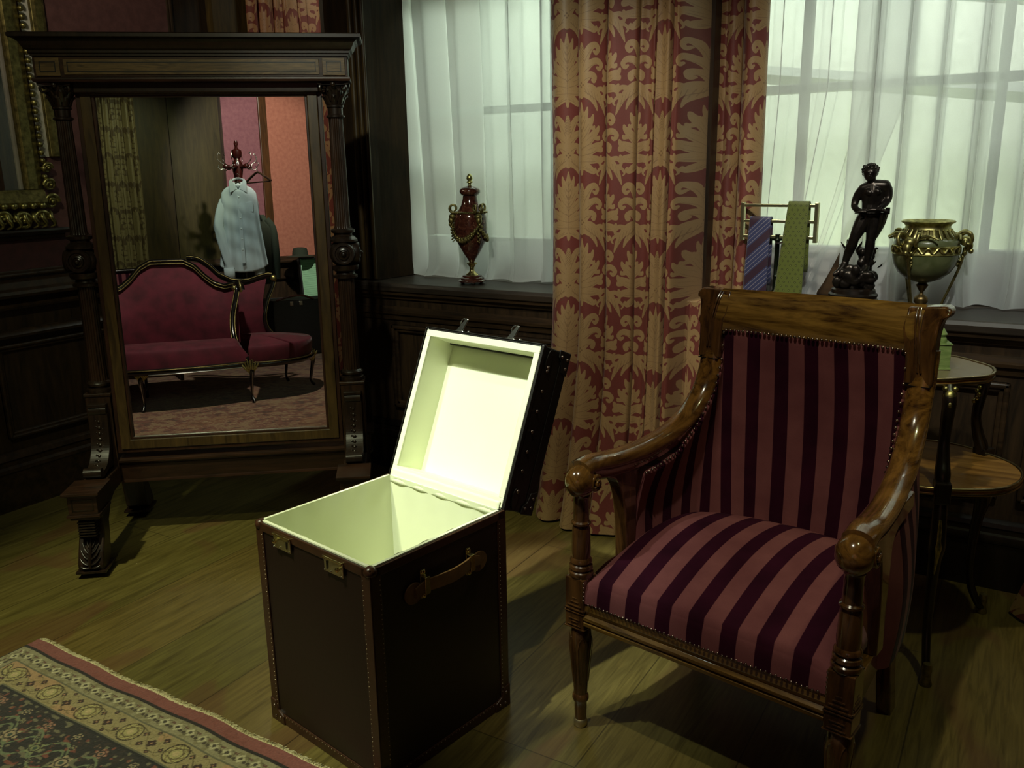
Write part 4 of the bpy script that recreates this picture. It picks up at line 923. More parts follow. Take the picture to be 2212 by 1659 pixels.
# arms: profile in the side plane, leaning in towards the back
AP = [(-.005, .758), (.05, .762), (.13, .752), (.24, .750), (.36, .764), (.46, .798), (.535, .858), (.572, .93), (.588, 1.0), (.592, 1.045)]
def arm_x(y, sx): return (.0 + .058 * min(1, max(0, y) / .57) ** 1.2) if sx < 0 else CW - .062 * min(1, max(0, y) / .57) ** 1.2
def arm(sx):
    P = curve([(y, z) for y, z in AP], 44); pts = []; xs = []; ys = []
    for i, (y, z) in enumerate(P):
        a, c_ = P[max(i - 1, 0)], P[min(i + 1, len(P) - 1)]; t = np.array([c_[0] - a[0], c_[1] - a[1]]); t /= np.linalg.norm(t)
        pts.append((arm_x(y, sx), y, z - .0)); nrm = (0, -t[1], t[0]); xs.append((1, 0, 0)); ys.append(nrm)
    sc = -sx
    # section: rounded top, cyma inner side
    prof = [(-.033, -.022), (-.037, -.008), (-.034, .006), (-.024, .014), (-.008, .019), (.008, .018), (.022, .012), (.030, .003), (.032, -.010), (.027, -.020), (.024, -.040), (.012, -.052), (-.012, -.050), (-.026, -.034)]
    prof = [(a * sc, b_) for a, b_ in prof]
    if sc < 0: prof = prof[::-1]
    mb = MB(); mb.sweep([(p[0], p[1], p[2] - .0) for p in pts], prof, xs, ys); a_ = mb.build('arm', ROSE_Y, AC, smooth=60)
    # scroll knob at the front
    k = MB(); x = arm_x(0, sx); k.sphere((x, -.006, .722), (.040, .045, .044), 28, 16)
    k.build('arm_knob', ROSE_Y, a_, smooth=80)
    for s2 in (-1, 1):
        v = MB(); v.tube([(x + s2 * (.034 + .0012 * t), .014 + .022 * (1 - t / 13) * math.cos(t + .6), .716 + .022 * (1 - t / 13) * math.sin(t + .6)) for t in np.linspace(0, 9, 34)], np.linspace(.006, .003, 34), 7)
        v.sphere((x + s2 * .036, .014, .716), (.012, .009, .009), 10, 6); v.build('arm_volute', ROSE_Y, a_, smooth=60)
    # lower edge board of the arm and its curved support
    yy0 = .135; z0 = .45
    poly_o = curve([(.075, .715), (.125, .690), (.152, .64), (.166, .58), (.174, .50), (.176, .40)], 18)
    poly_i = curve([(.222, .40), (.222, .50), (.220, .60), (.222, .66), (.245, .690), (.30, .700), (.36, .712)], 18)
    poly = [(y, z) for (y, z) in poly_o] + [(y, z) for (y, z) in poly_i] + [(.36, .752), (.24, .742), (.075, .74)]
    MB().prism(poly, x - .020 + (.010 if sx < 0 else -.010), x + .020 + (.010 if sx < 0 else -.010), 'x').build('arm_support', ROSE_Z, AC, bevel=.004)
for s in (-1, 1): arm(s)
# front posts and legs
def front_leg(sx):
    x = 0 if sx < 0 else CW
    mb = MB(); mb.lathe([(.031, .456), (.034, .462), (.033, .470), (.028, .474), (.032, .480), (.031, .488), (.026, .492), (.030, .498), (.029, .505), (.025, .510), (.026, .53), (.0235, .590), (.021, .60), (.026, .604), (.026, .609), (.021, .613), (.020, .65), (.021, .675), (.024, .682), (.022, .69)], 28, (x, 0, 0))
    post = mb.build('arm_post', ROSE_Z, AC, smooth=35)
    mb = MB(); mb.rbox(x, 0, .384, .060, .060, .146)
    blk = mb.build('leg_block', ROSE_Z, AC, bevel=.0025)
    q = MB()
    for k, (zz, hw) in enumerate([(.366, .030), (.376, .022), (.387, .014), (.398, .007)]): q.box(x - hw, x + hw, -.0335 + .0008 * k, -.028, zz, zz + .004); q.box(x + .028, x + .0335 - .0008 * k, -hw, hw, zz, zz + .004)
    q.box(x - .018, x + .018, -.0325, -.028, .338, .341).box(x - .010, x + .012, -.0325, -.028, .330, .333).box(x - .022, x + .020, -.0325, -.028, .320, .3225)
    q.box(x - .0325, x + .0325, -.0325, .0325, .3115, .3145).box(x - .0325, x + .0325, -.0325, .0325, .357, .3605)
    q.build('carved_steps', ROSE_Z, blk, bevel=.001)
    mb = MB(); mb.lathe([(.022, .312), (.027, .300), (.0305, .280), (.0315, .262), (.030, .240), (.026, .20), (.0215, .15), (.0195, .118), (.0185, .104), (.0225, .098), (.0235, .088), (.0205, .080), (.018, .076), (.0175, .06), (.016, .024), (.016, .018)], 28, (x, 0, 0))
    lg = mb.build('leg', ROSE_Z, AC, smooth=35)
    q = MB()
    for i in range(6):
        a = 2 * PI * i / 6 + .2; ca, sa = math.cos(a), math.sin(a); rr = lambda z: np.interp(z, [.104, .15, .20, .24, .262, .28, .30], [.0185, .0215, .026, .030, .0315, .0305, .027])
        for s2 in (-1, 1): q.tube([(x + rr(z) * math.cos(a + s2 * w_), rr(z) * math.sin(a + s2 * w_), z) for z, w_ in [(.300 - .018, .02), (.272, .22), (.25, .34), (.21, .34), (.17, .30), (.14, .2)]], .0018, 5)
    q.build('leaf_carving', ROSE_Z, lg, smooth=60)
    MB().lathe([(.0165, 0), (.019, .004), (.0195, .014), (.018, .022), (.016, .024)], 20, (x, 0, 0)).build('foot_cap', plain('worn_brass', (.5, .42, .25, 1), .4, .9), lg, smooth=40)
for s in (-1, 1): front_leg(s)
def back_leg(sx):
    x = .07 if sx < 0 else CW - .07
    P = curve([(.52, .36), (.545, .26), (.565, .14), (.60, .0)], 12); mb = MB()
    mb.sweep([(x, p[0], p[1]) for p in P], [(-.02, -.022), (.02, -.022), (.02, .022), (-.02, .022)], [(1, 0, 0)] * 12, [(0, 1, .15)] * 12); mb.build('leg', ROSE_Z, AC, bevel=.004)
for s in (-1, 1): back_leg(s)
# seat rails
mb = MB(); mb.prism([(-.022, .325), (-.030, .329), (-.031, .338), (-.024, .342), (-.031, .346), (-.031, .354), (-.022, .360), (-.026, .372), (-.022, .390), (.02, .390), (.02, .325)], .03, CW - .03, 'x')
mb.build('front_rail', ROSE, AC, smooth=30)
mb = MB(); 
for s in (-1, 1):
    x = .004 if s < 0 else CW - .004
    mb.add([(x - .02, .03, .325), (x + .02, .03, .325), (x + .02 - s * .05, .56, .325), (x - .02 - s * .05, .56, .325), (x - .02, .03, .40), (x + .02, .03, .40), (x + .02 - s * .05, .56, .40), (x - .02 - s * .05, .56, .40)], [(0, 3, 2, 1), (4, 5, 6, 7), (0, 1, 5, 4), (1, 2, 6, 5), (2, 3, 7, 6), (3, 0, 4, 7)])
mb.box(.07, CW - .07, .54, .58, .325, .40)
mb.build('side_rail', ROSE_Y, AC, bevel=.003)
# seat cushion
def seat_pt(i, j, n, k):
    t = i / n; s = j / k; x = .026 + (CW - .052) * t
    yb = np.interp(x, [.02, .05, .08, .14, .22, .35], [.36, .47, .535, .59, .62, .635]) if x < .35 else np.interp(CW - x, [.02, .05, .08, .14, .22, .35], [.36, .47, .535, .59, .62, .635])
    return x, yb, t, s
P = []; A_ = []
n, k = 90, 50
for i in range(n + 1):
    row = []; ar = []
    for j in range(k + 1):
        x, yb, t, s = seat_pt(i, j, n, k); edge = min(1, min(t, 1 - t) / .12); ez = math.sin(edge * PI / 2) ** .7
        if s < .14:       # front face
            q = s / .14; y = -.026 + .012 * (1 - math.cos(q * PI / 2)); z = .392 + .060 * ez * math.sin(q * PI / 2) + .004 * (1 - ez)
            if ez < 1: z = .392 + (.040 + .020 * ez) * math.sin(q * PI / 2)
        else:
            q = (s - .14) / .86; y = -.014 + (yb + .02) * (q ** 1.05); zz = .452 + .086 * math.sin(PI * min(1, q * .84 + .05))
            z = .432 + (zz - .432) * (.25 + .75 * ez) - .02 * max(0, q - .8) / .2
        row.append((x, y, z)); ar.append((x - CW / 2) / .087 + .5)
    P.append(row); A_.append(ar)
fast_grid('seat_cushion', np.array(P), VELVET, {'stripe': np.array(A_)}, parent=AC)
PINKV = plain('pink_velvet', lin(118, 68, 66), .8, nscale=30, sheen=.1)
# side of the seat (front corner to the support), gathered cloth
for s in (-1, 1):
    mb = MB(); x = .020 if s < 0 else CW - .020; Pq = []
    for i in range(15):
        t = i / 14; Pq.append([(x - s * -.000 + s * (-.004 + .012 * math.sin(PI * q)), -.02 + .26 * t, .392 + (.048) * q + .03 * math.sin(PI * .5 * min(1, t * 2)) * q) for q in np.linspace(0, 1, 6)])
    mb.grid(Pq); mb.build('seat_border', PINKV, AC, smooth=80)
# back upholstery
ptsT = [(.052, .232, .690), (.056, .30, .696), (.068, .38, .715), (.082, .47, .785), (.092, .540, .865), (.094, .574, .95), (.095, .578, 1.03), (.100, .574, 1.055), (.14, .578, 1.060), (.24, .586, 1.061), (.35, .590, 1.061)]
tA = [0, .05, .11, .18, .235, .275, .295, .302, .335, .415, .5]
ptsB = [(.040, .215, .44), (.038, .30, .44), (.044, .40, .44), (.066, .50, .44), (.12, .575, .44), (.20, .617, .44), (.35, .635, .44)]
tB = [0, .07, .14, .22, .30, .385, .5]
def bnd(P, T, t):
    m_ = t > .5; tt = 1 - t if m_ else t; P = np.array(P); q = np.array([np.interp(tt, T, P[:, c]) for c in range(3)])
    if m_: q[0] = CW - q[0]
    return q
def back_surface(off, zlow, outer=False, n=150, k=40):
    P = []; A_ = []
    for i in range(n + 1):
        t = i / n; T = bnd(ptsT, tA, t); B = bnd(ptsB, tB, t); B[2] = zlow; row = []; ar = []
        c = np.array([CW / 2, .22, 0]); d = (T + B) / 2 - c; d[2] = 0; d /= np.linalg.norm(d)
        for j in range(k + 1):
            s = j / k; q = B * (1 - s) + T * s
            # the back is hollow: it falls away fast low down
            bow = (.030 * math.sin(PI * s)) * (1 if not outer else 1.5); rim = min(1, min(t, 1 - t) / .03, (1 - s) / .04)
            q = q + d * (off * math.sqrt(max(0, rim)) if outer else bow * .9 - .010 * math.sqrt(max(0, rim)))
            if outer: q = q + d * (.020 * math.sin(PI * s))
            row.append(tuple(q)); ar.append((t - .5) / .0645 + .5)
        P.append(row); A_.append(ar)
    return np.array(P), np.array(A_)
Pb, Ab = back_surface(0, .44); fast_grid('backrest', Pb, VELVET, {'stripe': Ab}, parent=AC)
Pb, Ab = back_surface(.055, .335, True); fast_grid('backrest_shell', Pb, VELVET, {'stripe': Ab * 1.0}, parent=AC)
# crest rail: scrolled board, bowed and rolled over at the top
mb = MB(); sec = [(.000, 1.040), (-.003, 1.065), (.001, 1.090), (.006, 1.108), (.013, 1.125), (.022, 1.140), (.033, 1.151), (.044, 1.157), (.054, 1.153), (.062, 1.138), (.056, 1.122), (.046, 1.112), (.038, 1.08), (.034, 1.04)]
xsn = np.linspace(.070, CW - .070, 30)
mb.sweep([(x, .566 + .018 * (1 - ((x - .35) / .28) ** 2), 0) for x in xsn], [(a, b_) for a, b_ in sec], [(0, 1, 0)] * 30, [(0, 0, 1)] * 30)
crest = mb.build('crest_rail', ROSE, AC, smooth=50)
for s in (-1, 1):
    x0 = .014 if s < 0 else CW - .024; mb = MB()
    # stile head: block running up into the crest, its outer edge sweeping out to a small scroll ear
    so = [(x0 - s * .075, .955), (x0 - s * .075, 1.02), (x0 - s * .081, 1.06), (x0 - s * .088, 1.10), (x0 - s * .088, 1.150)]
    si = curve([(x0 - s * .004, .955), (x0 - s * .006, 1.02), (x0 - s * .006, 1.07), (x0 - s * .002, 1.11), (x0 + s * .004, 1.128), (x0 + s * .012, 1.132), (x0 + s * .016, 1.142), (x0 + s * .011, 1.152), (x0 + s * .000, 1.157)], 26)
    poly = [(a_, b_) for a_, b_ in so] + [(a_, b_) for a_, b_ in si[::-1]]
    yb_ = lambda z: np.interp(z, [.955, 1.04, 1.07, 1.10, 1.128, 1.146, 1.157], [.566, .564, .562, .567, .577, .590, .604])
    vs_ = [(p, yb_(q), q) for p, q in poly] + [(p, yb_(q) + .050, q) for p, q in poly]; n_ = len(poly)
    mb.add(vs_, [tuple(range(n_)), tuple(range(2 * n_ - 1, n_ - 1, -1))] + [(k, n_ + k, n_ + (k + 1) % n_, (k + 1) % n_) for k in range(n_)])
    hd_ = mb.build('stile_head', ROSE_Z, AC, smooth=40, bevel=.010, seg=3)
    MB().tube([(x0 - s * (.034 + .002 * q), yb_(z) - .001, z) for q, z in enumerate(np.linspace(.99, 1.15, 12))], .0035, 6).tube([(x0 - s * (.042 + .002 * q), yb_(z) - .001, z) for q, z in enumerate(np.linspace(.99, 1.15, 12))], .0025, 6).build('stile_bead', ROSE_Z, hd_, smooth=60)
    MB().box(*sorted((x0 - s * .070, x0 - s * .008)), .560, .612, .9535, .9555).build('stile_joint', LINE, hd_)
# nailheads
nails = []
for i in range(40):      # across the top and down the arms
    x = .100 + .5 * (i + .5) / 40; nails.append((x, .560 + .018 * (1 - ((x - .35) / .28) ** 2), 1.043))
for s in (-1, 1):
    for i in range(30):
        t = .302 * (i + .5) / 30; q = bnd(ptsT, tA, t if s < 0 else 1 - t); nails.append((q[0] + (.002 if s < 0 else -.002), q[1] - .010, q[2] - .002))
front_n = [(.040 + .62 * (i + .5) / 52, -.030, .394 + .002 * (i % 2)) for i in range(52)] + [(.028, -.028, .400 + .012 * i) for i in range(5)] + [(CW - .028, -.028, .400 + .012 * i) for i in range(5)] + [(.028 + .008 * i, -.012 + .03 * i, .455 + .002 * i) for i in range(4)]
proto = None
for i, p in enumerate(nails):
    if proto is None: proto = MB().sphere((0, 0, 0), (.0046, .0042, .0046), 10, 6).build('nailhead', TACK, AC, smooth=60); proto.location = p
    else: copy_part(proto, AC, loc=p)
mb = MB()
for p in front_n: mb.sphere(p, (.0036, .0032, .0036), 8, 5)
tag(mb.build('small_nailhead', TACK, AC, smooth=60), kind='stuff')
# ------------------------------------------------------------------ objects on the window sill
ZS = .977
# marble urn with gilt mounts
UV = empty('marble_urn', (-2.285, 3.43, ZS), .0, 'tall red marble urn with gilt mounts and pine cone lid on the left window sill', 'urn')
UV.scale = (.94, .94, .93)
m, nt, b = new_mat('red_marble'); setp(b, rough=.12, coat=.5); v = coords(nt)
f = noise(nt, v, 22, 6, .65, 1.5); g_ = noise(nt, v, 60, 4, .6, .6)
c = ramp(nt, f, [(.3, lin(44, 20, 15)), (.5, lin(68, 34, 26)), (.72, lin(104, 62, 46))]); c = mixc(nt, math_(nt, 'MULTIPLY', math_(nt, 'GREATER_THAN', g_, .62), .5), c, lin(150, 108, 84))
nt.links.new(c, b.inputs['Base Color']); RMARB = m
mb = MB(); mb.lathe([(.010, .106), (.020, .125), (.046, .165), (.072, .215), (.084, .262), (.086, .30), (.083, .335), (.078, .362), (.074, .366)], 40); mb.build('urn_body', RMARB, UV, smooth=50)
mb = MB(); mb.lathe([(.070, .366), (.058, .380), (.046, .402), (.038, .43), (.036, .448)], 36); mb.build('urn_neck', RMARB, UV, smooth=50)
mb = MB(); mb.lathe([(.034, .446), (.044, .450), (.052, .462), (.053, .472), (.046, .483), (.030, .490), (.016, .494), (.010, .497)], 36); lidu = mb.build('urn_lid', RMARB, UV, smooth=50)
mb = MB(); mb.lathe([(.010, .496), (.007, .502), (.008, .508), (.015, .512), (.014, .517), (.009, .520), (.015, .530), (.014, .540), (.007, .552), (.001, .556)], 18, rad=lambda a, z: 1 + .10 * math.cos(6 * a + z * 300)); mb.build('finial', GILT, lidu, smooth=50)
mb = MB(); mb.lathe([(.074, .358), (.082, .360), (.083, .367), (.074, .370)], 40)
for i in range(44): mb.sphere((.083 * math.cos(2 * PI * i / 44), .083 * math.sin(2 * PI * i / 44), .364), .0045, 6, 4)
mb.build('bead_collar', GILTDULL, UV, smooth=60)
for a in (-.55, -.55 + 2 * PI / 3, -.55 + 4 * PI / 3):
    ca, sa = math.cos(a), math.sin(a); P3 = lambda r, z, t=0: (r * ca - t * sa, r * sa + t * ca, z)
    mb = MB()
    for s2 in (-1, 1): mb.tube([P3(.086 + .018 * math.cos(t) * (1 - t / 16), .385 + .019 * math.sin(t) * (1 - t / 16), s2 * .018) for t in np.linspace(-1.8, 4.4, 22)], np.linspace(.0065, .004, 22), 7)
    mb.sphere(P3(.090, .345), (.020, .020, .016), 12, 8); mb.sphere(P3(.098, .325), (.015, .015, .020), 12, 8); mb.sphere(P3(.104, .305), (.009, .009, .010), 10, 6)
    for q in range(16): mb.sphere(P3(.092 + .006 * math.sin(q * 2.1), .30 - .0055 * q, .014 * math.sin(q * 1.7) * (1 - q / 20)), .0085 - .0003 * q, 7, 5)
    mb.build('satyr_mask', GILTDULL, UV, smooth=60)
mb = MB()
for k in range(3):
    a0 = -.55 + k * 2 * PI / 3
    for i in range(22):
        t = i / 21; a = a0 + t * 2 * PI / 3; z = .30 - .072 * math.sin(PI * t) ** .8; r = np.interp(z, [.165, .215, .262, .30], [.046, .072, .084, .086]) + .006
        for q in range(3): mb.sphere((r * math.cos(a + .02 * math.sin(5 * q)), r * math.sin(a + .02 * math.sin(5 * q)), z + .006 * math.cos(q * 2.1 + i)), (.0075 + .003 * math.sin(PI * t)) * (.7 + .3 * (i % 2)), 7, 5)
mb.build('garland', GILTDULL, UV, smooth=60)
mb = MB(); mb.lathe([(.020, .100), (.026, .104), (.026, .108), (.012, .112)], 28); mb.lathe([(.034, .046), (.030, .052), (.018, .060), (.012, .070), (.012, .085), (.018, .096), (.022, .101)], 28); mb.build('stem', BRASS, UV, smooth=50)
mb = MB(); mb.lathe([(.070, .014), (.072, .020), (.060, .026), (.062, .032), (.050, .038), (.050, .044), (.034, .047)], 40); mb.build('plinth', RMARB, UV, smooth=35)
for i in range(3):
    a = -.9 + i * 2 * PI / 3; MB().sphere((.055 * math.cos(a), .055 * math.sin(a), .007), (.012, .012, .0075), 10, 6).build('foot', DARKWOOD, UV, smooth=60)

# brass tie stand with two ties
RK = empty('tie_stand', (-.845, 3.425, ZS), math.radians(-7), 'brass rail stand for ties on the sill beside the damask curtain', 'stand')
PB = plain('pale_brass', (.62, .60, .36, 1), .3, 1.0, 30, .15)
for s in (-1, 1): MB().rbox(s * .146, 0, .315, .014, .020, .150).build('end_plate', PB, RK, bevel=.002)
for z in (.378, .318, .258):
    MB().box(-.146, .146, -.006, .006, z - .006, z + .006).build('rail', PB, RK, bevel=.002)
mb = MB(); mb.lathe([(.052, 0), (.055, .004), (.052, .012), (.020, .018), (.014, .03), (.018, .04), (.010, .052), (.009, .10), (.012, .105), (.009, .11), (.009, .24), (.014, .246), (.010, .252), (.010, .268)], 20, (.0, .0, 0)); 
mb.box(-.03, .03, -.008, .008, .244, .252); mb.build('pole', plain('green_bronze', lin(26, 34, 22), .3, .6), RK, smooth=40)
mb = MB(); mb.tube([(.0, -.01, .236), (.02, -.03, .236), (.034, -.04, .242)], .004, 8); mb.build('thumb_screw', STEEL, RK, smooth=50)
def tie_mat(kind):
    m, nt, b = new_mat('tie_' + kind); setp(b, rough=.5, sheen=.3)
    s = sep(nt, coords(nt)); x, z = s[0], s[2]
    if kind == 'striped':
        d = math_(nt, 'SUBTRACT', math_(nt, 'MULTIPLY', z, 1.0), math_(nt, 'MULTIPLY', x, .95)); f = math_(nt, 'FRACT', math_(nt, 'DIVIDE', math_(nt, 'ADD', d, .04), .110))
        wide = math_(nt, 'LESS_THAN', math_(nt, 'ABSOLUTE', math_(nt, 'SUBTRACT', f, .5)), .17)
        f2 = math_(nt, 'FRACT', math_(nt, 'MULTIPLY', f, 6.0)); thin = math_(nt, 'MULTIPLY', math_(nt, 'LESS_THAN', math_(nt, 'ABSOLUTE', math_(nt, 'SUBTRACT', f2, .5)), .07), math_(nt, 'SUBTRACT', 1.0, wide))
        f3 = math_(nt, 'FRACT', math_(nt, 'MULTIPLY', f, 60.0))
        c = mixc(nt, wide, lin(54, 60, 96), lin(54, 26, 38)); c = mixc(nt, math_(nt, 'MULTIPLY', f3, .25), c, lin(40, 44, 90)); c = mixc(nt, thin, c, lin(140, 134, 146))
    else:
        P_ = .0215; row = math_(nt, 'DIVIDE', z, P_ * .75); ri = math_(nt, 'FLOOR', row); off = math_(nt, 'MULTIPLY', math_(nt, 'MODULO', ri, 2.0), .5)
        fx_ = math_(nt, 'SUBTRACT', math_(nt, 'FRACT', math_(nt, 'ADD', math_(nt, 'DIVIDE', math_(nt, 'ADD', x, 1.0), P_), off)), .5); fz_ = math_(nt, 'SUBTRACT', math_(nt, 'FRACT', row), .5)
        d = math_(nt, 'ADD', math_(nt, 'ABSOLUTE', fx_), math_(nt, 'MULTIPLY', math_(nt, 'ABSOLUTE', fz_), .75))
        ring = math_(nt, 'LESS_THAN', math_(nt, 'ABSOLUTE', math_(nt, 'SUBTRACT', d, .19)), .055); dot = math_(nt, 'LESS_THAN', d, .055)
        c = mixc(nt, ring, lin(96, 106, 42), lin(54, 62, 24)); c = mixc(nt, dot, c, lin(150, 146, 88))
    nt.links.new(c, b.inputs['Base Color']); return m
def tie(name, cx, ztop, w0, w1, length, mat, label, lean):
    r = empty(name, (-.845 + cx * math.cos(math.radians(-7)), 3.425 + cx * math.sin(math.radians(-7)), ZS), math.radians(-7), label, 'tie')
    mb = MB(); P = []
    for i in range(13):
        t = i / 12; row = []
        path = curve([(.020, ztop - .26), (.012, ztop - .04), (.008, ztop + .002), (0, ztop + .0085), (-.009, ztop + .002), (-.013, ztop - .05), (-.022, ztop - length * .5), (-.026, ztop - length)], 40)
        for j, (y, z) in enumerate(path):
            s = max(0, (ztop - z) / length) if j > 18 else 0; w_ = lerp(w0, w1, s)
            row.append(((t - .5) * w_ + lean * s, y - .003 * math.sin(PI * t), z))
        P.append(row)
    mb.grid(P).build('blade', mat, r, smooth=70, solid=.004); return r
tie('necktie', -.070, .3245, .086, .098, .315, tie_mat('striped'), 'blue and maroon striped tie hanging on the brass stand', -.004)
tie('necktie', .078, .3845, .080, .112, .375, tie_mat('green'), 'green patterned tie hanging from the top rail of the brass stand', -.018)

# bronze youth
BZ = plain('dark_bronze', (.045, .038, .032, 1), .30, .85, 40, .3, .1)
SX = .00153
ST = empty('bronze_statue', (-.548, 3.43, ZS), math.radians(8), 'dark bronze statue of a shirtless curly haired youth standing on a rock', 'statue')
def sp(u, v, y=0.0): return ((u / 5.027 - 66) * SX * 1.06, y, .070 + (1510 - v) / 5.027 * SX * 1.11)
mb = MB()
def limb(pts, rs, n=14):
    pp = curve([sp(*p) for p in pts], 22); rr = [r * 1.32 * SX / 5.027 for r in np.interp(np.linspace(0, len(rs) - 1, 22), range(len(rs)), rs)]
    for p, r in zip(pp, rr): mb.sphere(p, r, 12, 8)
# torso in contrapposto
limb([(425, 700, .0), (430, 640, 0), (440, 580, 0), (445, 520, -.002), (445, 460, -.002), (448, 400, 0)], [78, 70, 62, 66, 74, 60])
limb([(395, 700, .0), (400, 640, 0), (395, 560, 0), (385, 480, 0), (360, 420, .0)], [62, 54, 52, 60, 48])
limb([(470, 690, 0), (480, 600, 0), (500, 500, 0), (525, 410, 0)], [66, 54, 60, 50])
limb([(345, 415, .0), (440, 385, .0), (560, 385, .0)], [50, 56, 54])
limb([(395, 450, -.016), (410, 460, -.020)], [38, 34]); limb([(480, 440, -.016), (495, 448, -.020)], [40, 34])
limb([(420, 350, -.004), (415, 300, -.010)], [36, 38])
# head bowed to the left: skull, jaw, nose, brow, ears
limb([(400, 245, -.010), (396, 285, -.018)], [66, 46]); limb([(396, 262, -.032), (392, 278, -.036)], [12, 16]); limb([(372, 238, -.030), (420, 238, -.030)], [14, 14]); limb([(394, 305, -.030), (392, 320, -.026)], [20, 20]); limb([(380, 296, -.035), (404, 296, -.035)], [6, 6])
limb([(338, 258, -.006), (338, 272, -.006)], [14, 12]); limb([(458, 258, -.002), (458, 272, -.002)], [14, 12])
# arms
limb([(335, 415, .0), (295, 470, .002), (265, 540, .002), (256, 600, -.004)], [44, 42, 36, 32]); limb([(256, 600, -.004), (280, 630, -.022), (335, 652, -.040), (375, 650, -.046)], [32, 28, 22, 18])
limb([(560, 385, .0), (595, 430, .002), (606, 500, .0), (600, 540, -.006)], [46, 44, 38, 34]); limb([(600, 540, -.006), (575, 580, -.022), (540, 610, -.038), (510, 622, -.044)], [34, 28, 24, 20])
# hips and legs, trousered
limb([(385, 720, 0), (350, 790, -.004), (310, 880, -.012), (282, 950, -.016)], [74, 70, 58, 46]); limb([(282, 950, -.016), (262, 1020, -.008), (235, 1100, .0), (212, 1180, .0), (205, 1215, 0)], [46, 50, 44, 34, 32])
limb([(470, 710, 0), (478, 800, -.002), (468, 900, -.004), (458, 970, -.006)], [72, 66, 54, 42]); limb([(458, 970, -.006), (456, 1040, .0), (448, 1130, .0), (438, 1210, 0), (434, 1250, 0)], [44, 46, 38, 28, 28])
limb([(205, 1225, 0), (180, 1270, -.012), (140, 1320, -.026), (100, 1345, -.032)], [34, 32, 28, 18]); limb([(432, 1265, 0), (418, 1300, -.018), (400, 1318, -.034)], [34, 34, 30])
body = mb.build('body', BZ, ST, rem=.0022)
sm_ = body.modifiers.new('smooth', 'CORRECTIVE_SMOOTH') if False else body.modifiers.new('smooth', 'SMOOTH'); sm_.iterations = 3; sm_.factor = .5
mb = MB(); r = random.Random(5)      # curls
for i in range(90):
    a = r.uniform(0, 2 * PI); e_ = r.uniform(-.15, PI / 2); ca = math.cos(e_); x = 66 * ca * math.cos(a) * 1.16; yv = 66 * ca * math.sin(a); zz = 66 * math.sin(e_) * 1.02
    if yv < -30 and zz < 24: continue
    p = sp(400 + x, 226 - zz, -.008 + yv * SX / 5.027); mb.sphere(p, r.uniform(14, 22) * SX / 5.027, 8, 6)
for (x, z) in [(322, 236), (318, 212), (470, 236), (478, 200), (330, 180), (466, 258), (330, 262)]: mb.sphere(sp(x, z, 0), 20 * SX / 5.027, 8, 6)
mb.build('curly_hair', BZ, ST, smooth=60)
mb = MB()      # sword and sheath held across the waist, fingers, cloth
mb.tube([sp(270, 668, -.052), sp(330, 655, -.054), sp(450, 632, -.056), sp(560, 636, -.054), sp(612, 655, -.05)], [.0025, .0055, .006, .0065, .007], 8)
mb.tube([sp(612, 610, -.046), sp(612, 680, -.046)], [.008, .008], 8)
for (u, v_) in [(352, 640), (364, 642), (376, 640), (388, 642)]: mb.tube([sp(u, v_ + 22, -.048), sp(u - 4, v_ + 8, -.062), sp(u - 2, v_ - 8, -.060), sp(u, v_ - 14, -.050)], [.0034, .0036, .0032, .0026], 7)
for (u, v_) in [(500, 616), (513, 618), (526, 618), (538, 620)]: mb.tube([sp(u, v_ + 26, -.046), sp(u, v_ + 12, -.062), sp(u, v_ - 6, -.062), sp(u + 2, v_ - 14, -.050)], [.0034, .0036, .0034, .0026], 7)
mb.tube([sp(350, 632, -.050), sp(372, 628, -.058), sp(392, 630, -.058)], [.004, .0036, .0026], 7); mb.tube([sp(545, 602, -.048), sp(522, 598, -.058), sp(504, 602, -.058)], [.004, .0036, .0026], 7)
mb.build('sword_in_hands', BZ, ST, smooth=60)
mb = MB()
for (a, b_, rr) in [((585, 660, -.03), (500, 960, -.004), 9), ((600, 670, -.02), (520, 930, .006), 8), ((560, 660, -.035), (480, 990, -.016), 7)]:
    mb.tube(curve([sp(*a), sp((a[0] + b_[0]) / 2 + 14, (a[1] + b_[1]) / 2, (a[2] + b_[2]) / 2 - .004), sp(*b_)], 10), np.linspace(rr, rr * .5, 10) * .0016, 8, sx=1, sy=.7)
mb.tube(curve([sp(330, 668, -.018), sp(400, 690, -.034), sp(480, 690, -.032), sp(560, 664, -.02)], 12), .0055, 8)
mb.build('waist_cloth', BZ, ST, smooth=60)
mb = MB(); r = random.Random(3)      # rock, stump and foliage
for i in range(70):
    a = r.uniform(0, 2 * PI); q = r.uniform(0, 1) ** .5; x = 330 + 215 * q * math.cos(a); y = .062 * q * math.sin(a); zt = 1275 + 70 * abs(math.cos(a)) * q
    mb.sphere(sp(x, r.uniform(zt, 1470), y), (r.uniform(.014, .026), r.uniform(.010, .018), r.uniform(.012, .026)), 8, 6)
for i in range(26): mb.sphere(sp(405 + r.uniform(-75, 95), r.uniform(1060, 1300), .022 + r.uniform(-.008, .012)), r.uniform(.010, .018), 8, 6)
rk = mb.build('rocky_base', BZ, ST, rem=.0035)
mb = MB()
for (u, v_, du, dv) in [(200, 1080, -60, -90), (222, 1040, -14, -80), (330, 1060, 40, -80), (520, 1070, 6, -26), (280, 790, 8, -40), (560, 1270, 46, -50), (180, 1260, -50, -18), (480, 1250, 60, -60), (150, 1300, -70, 30), (350, 1320, 10, -60)]:
    mb.tube(curve([sp(u, v_, .006), sp(u + du * .5 + 5, v_ + dv * .5, -.002), sp(u + du, v_ + dv, -.004)], 8), [.003, .005, .0065, .0065, .006, .0045, .003, .001], 6, sx=1, sy=.4)
mb.build('foliage', BZ, ST, smooth=60)
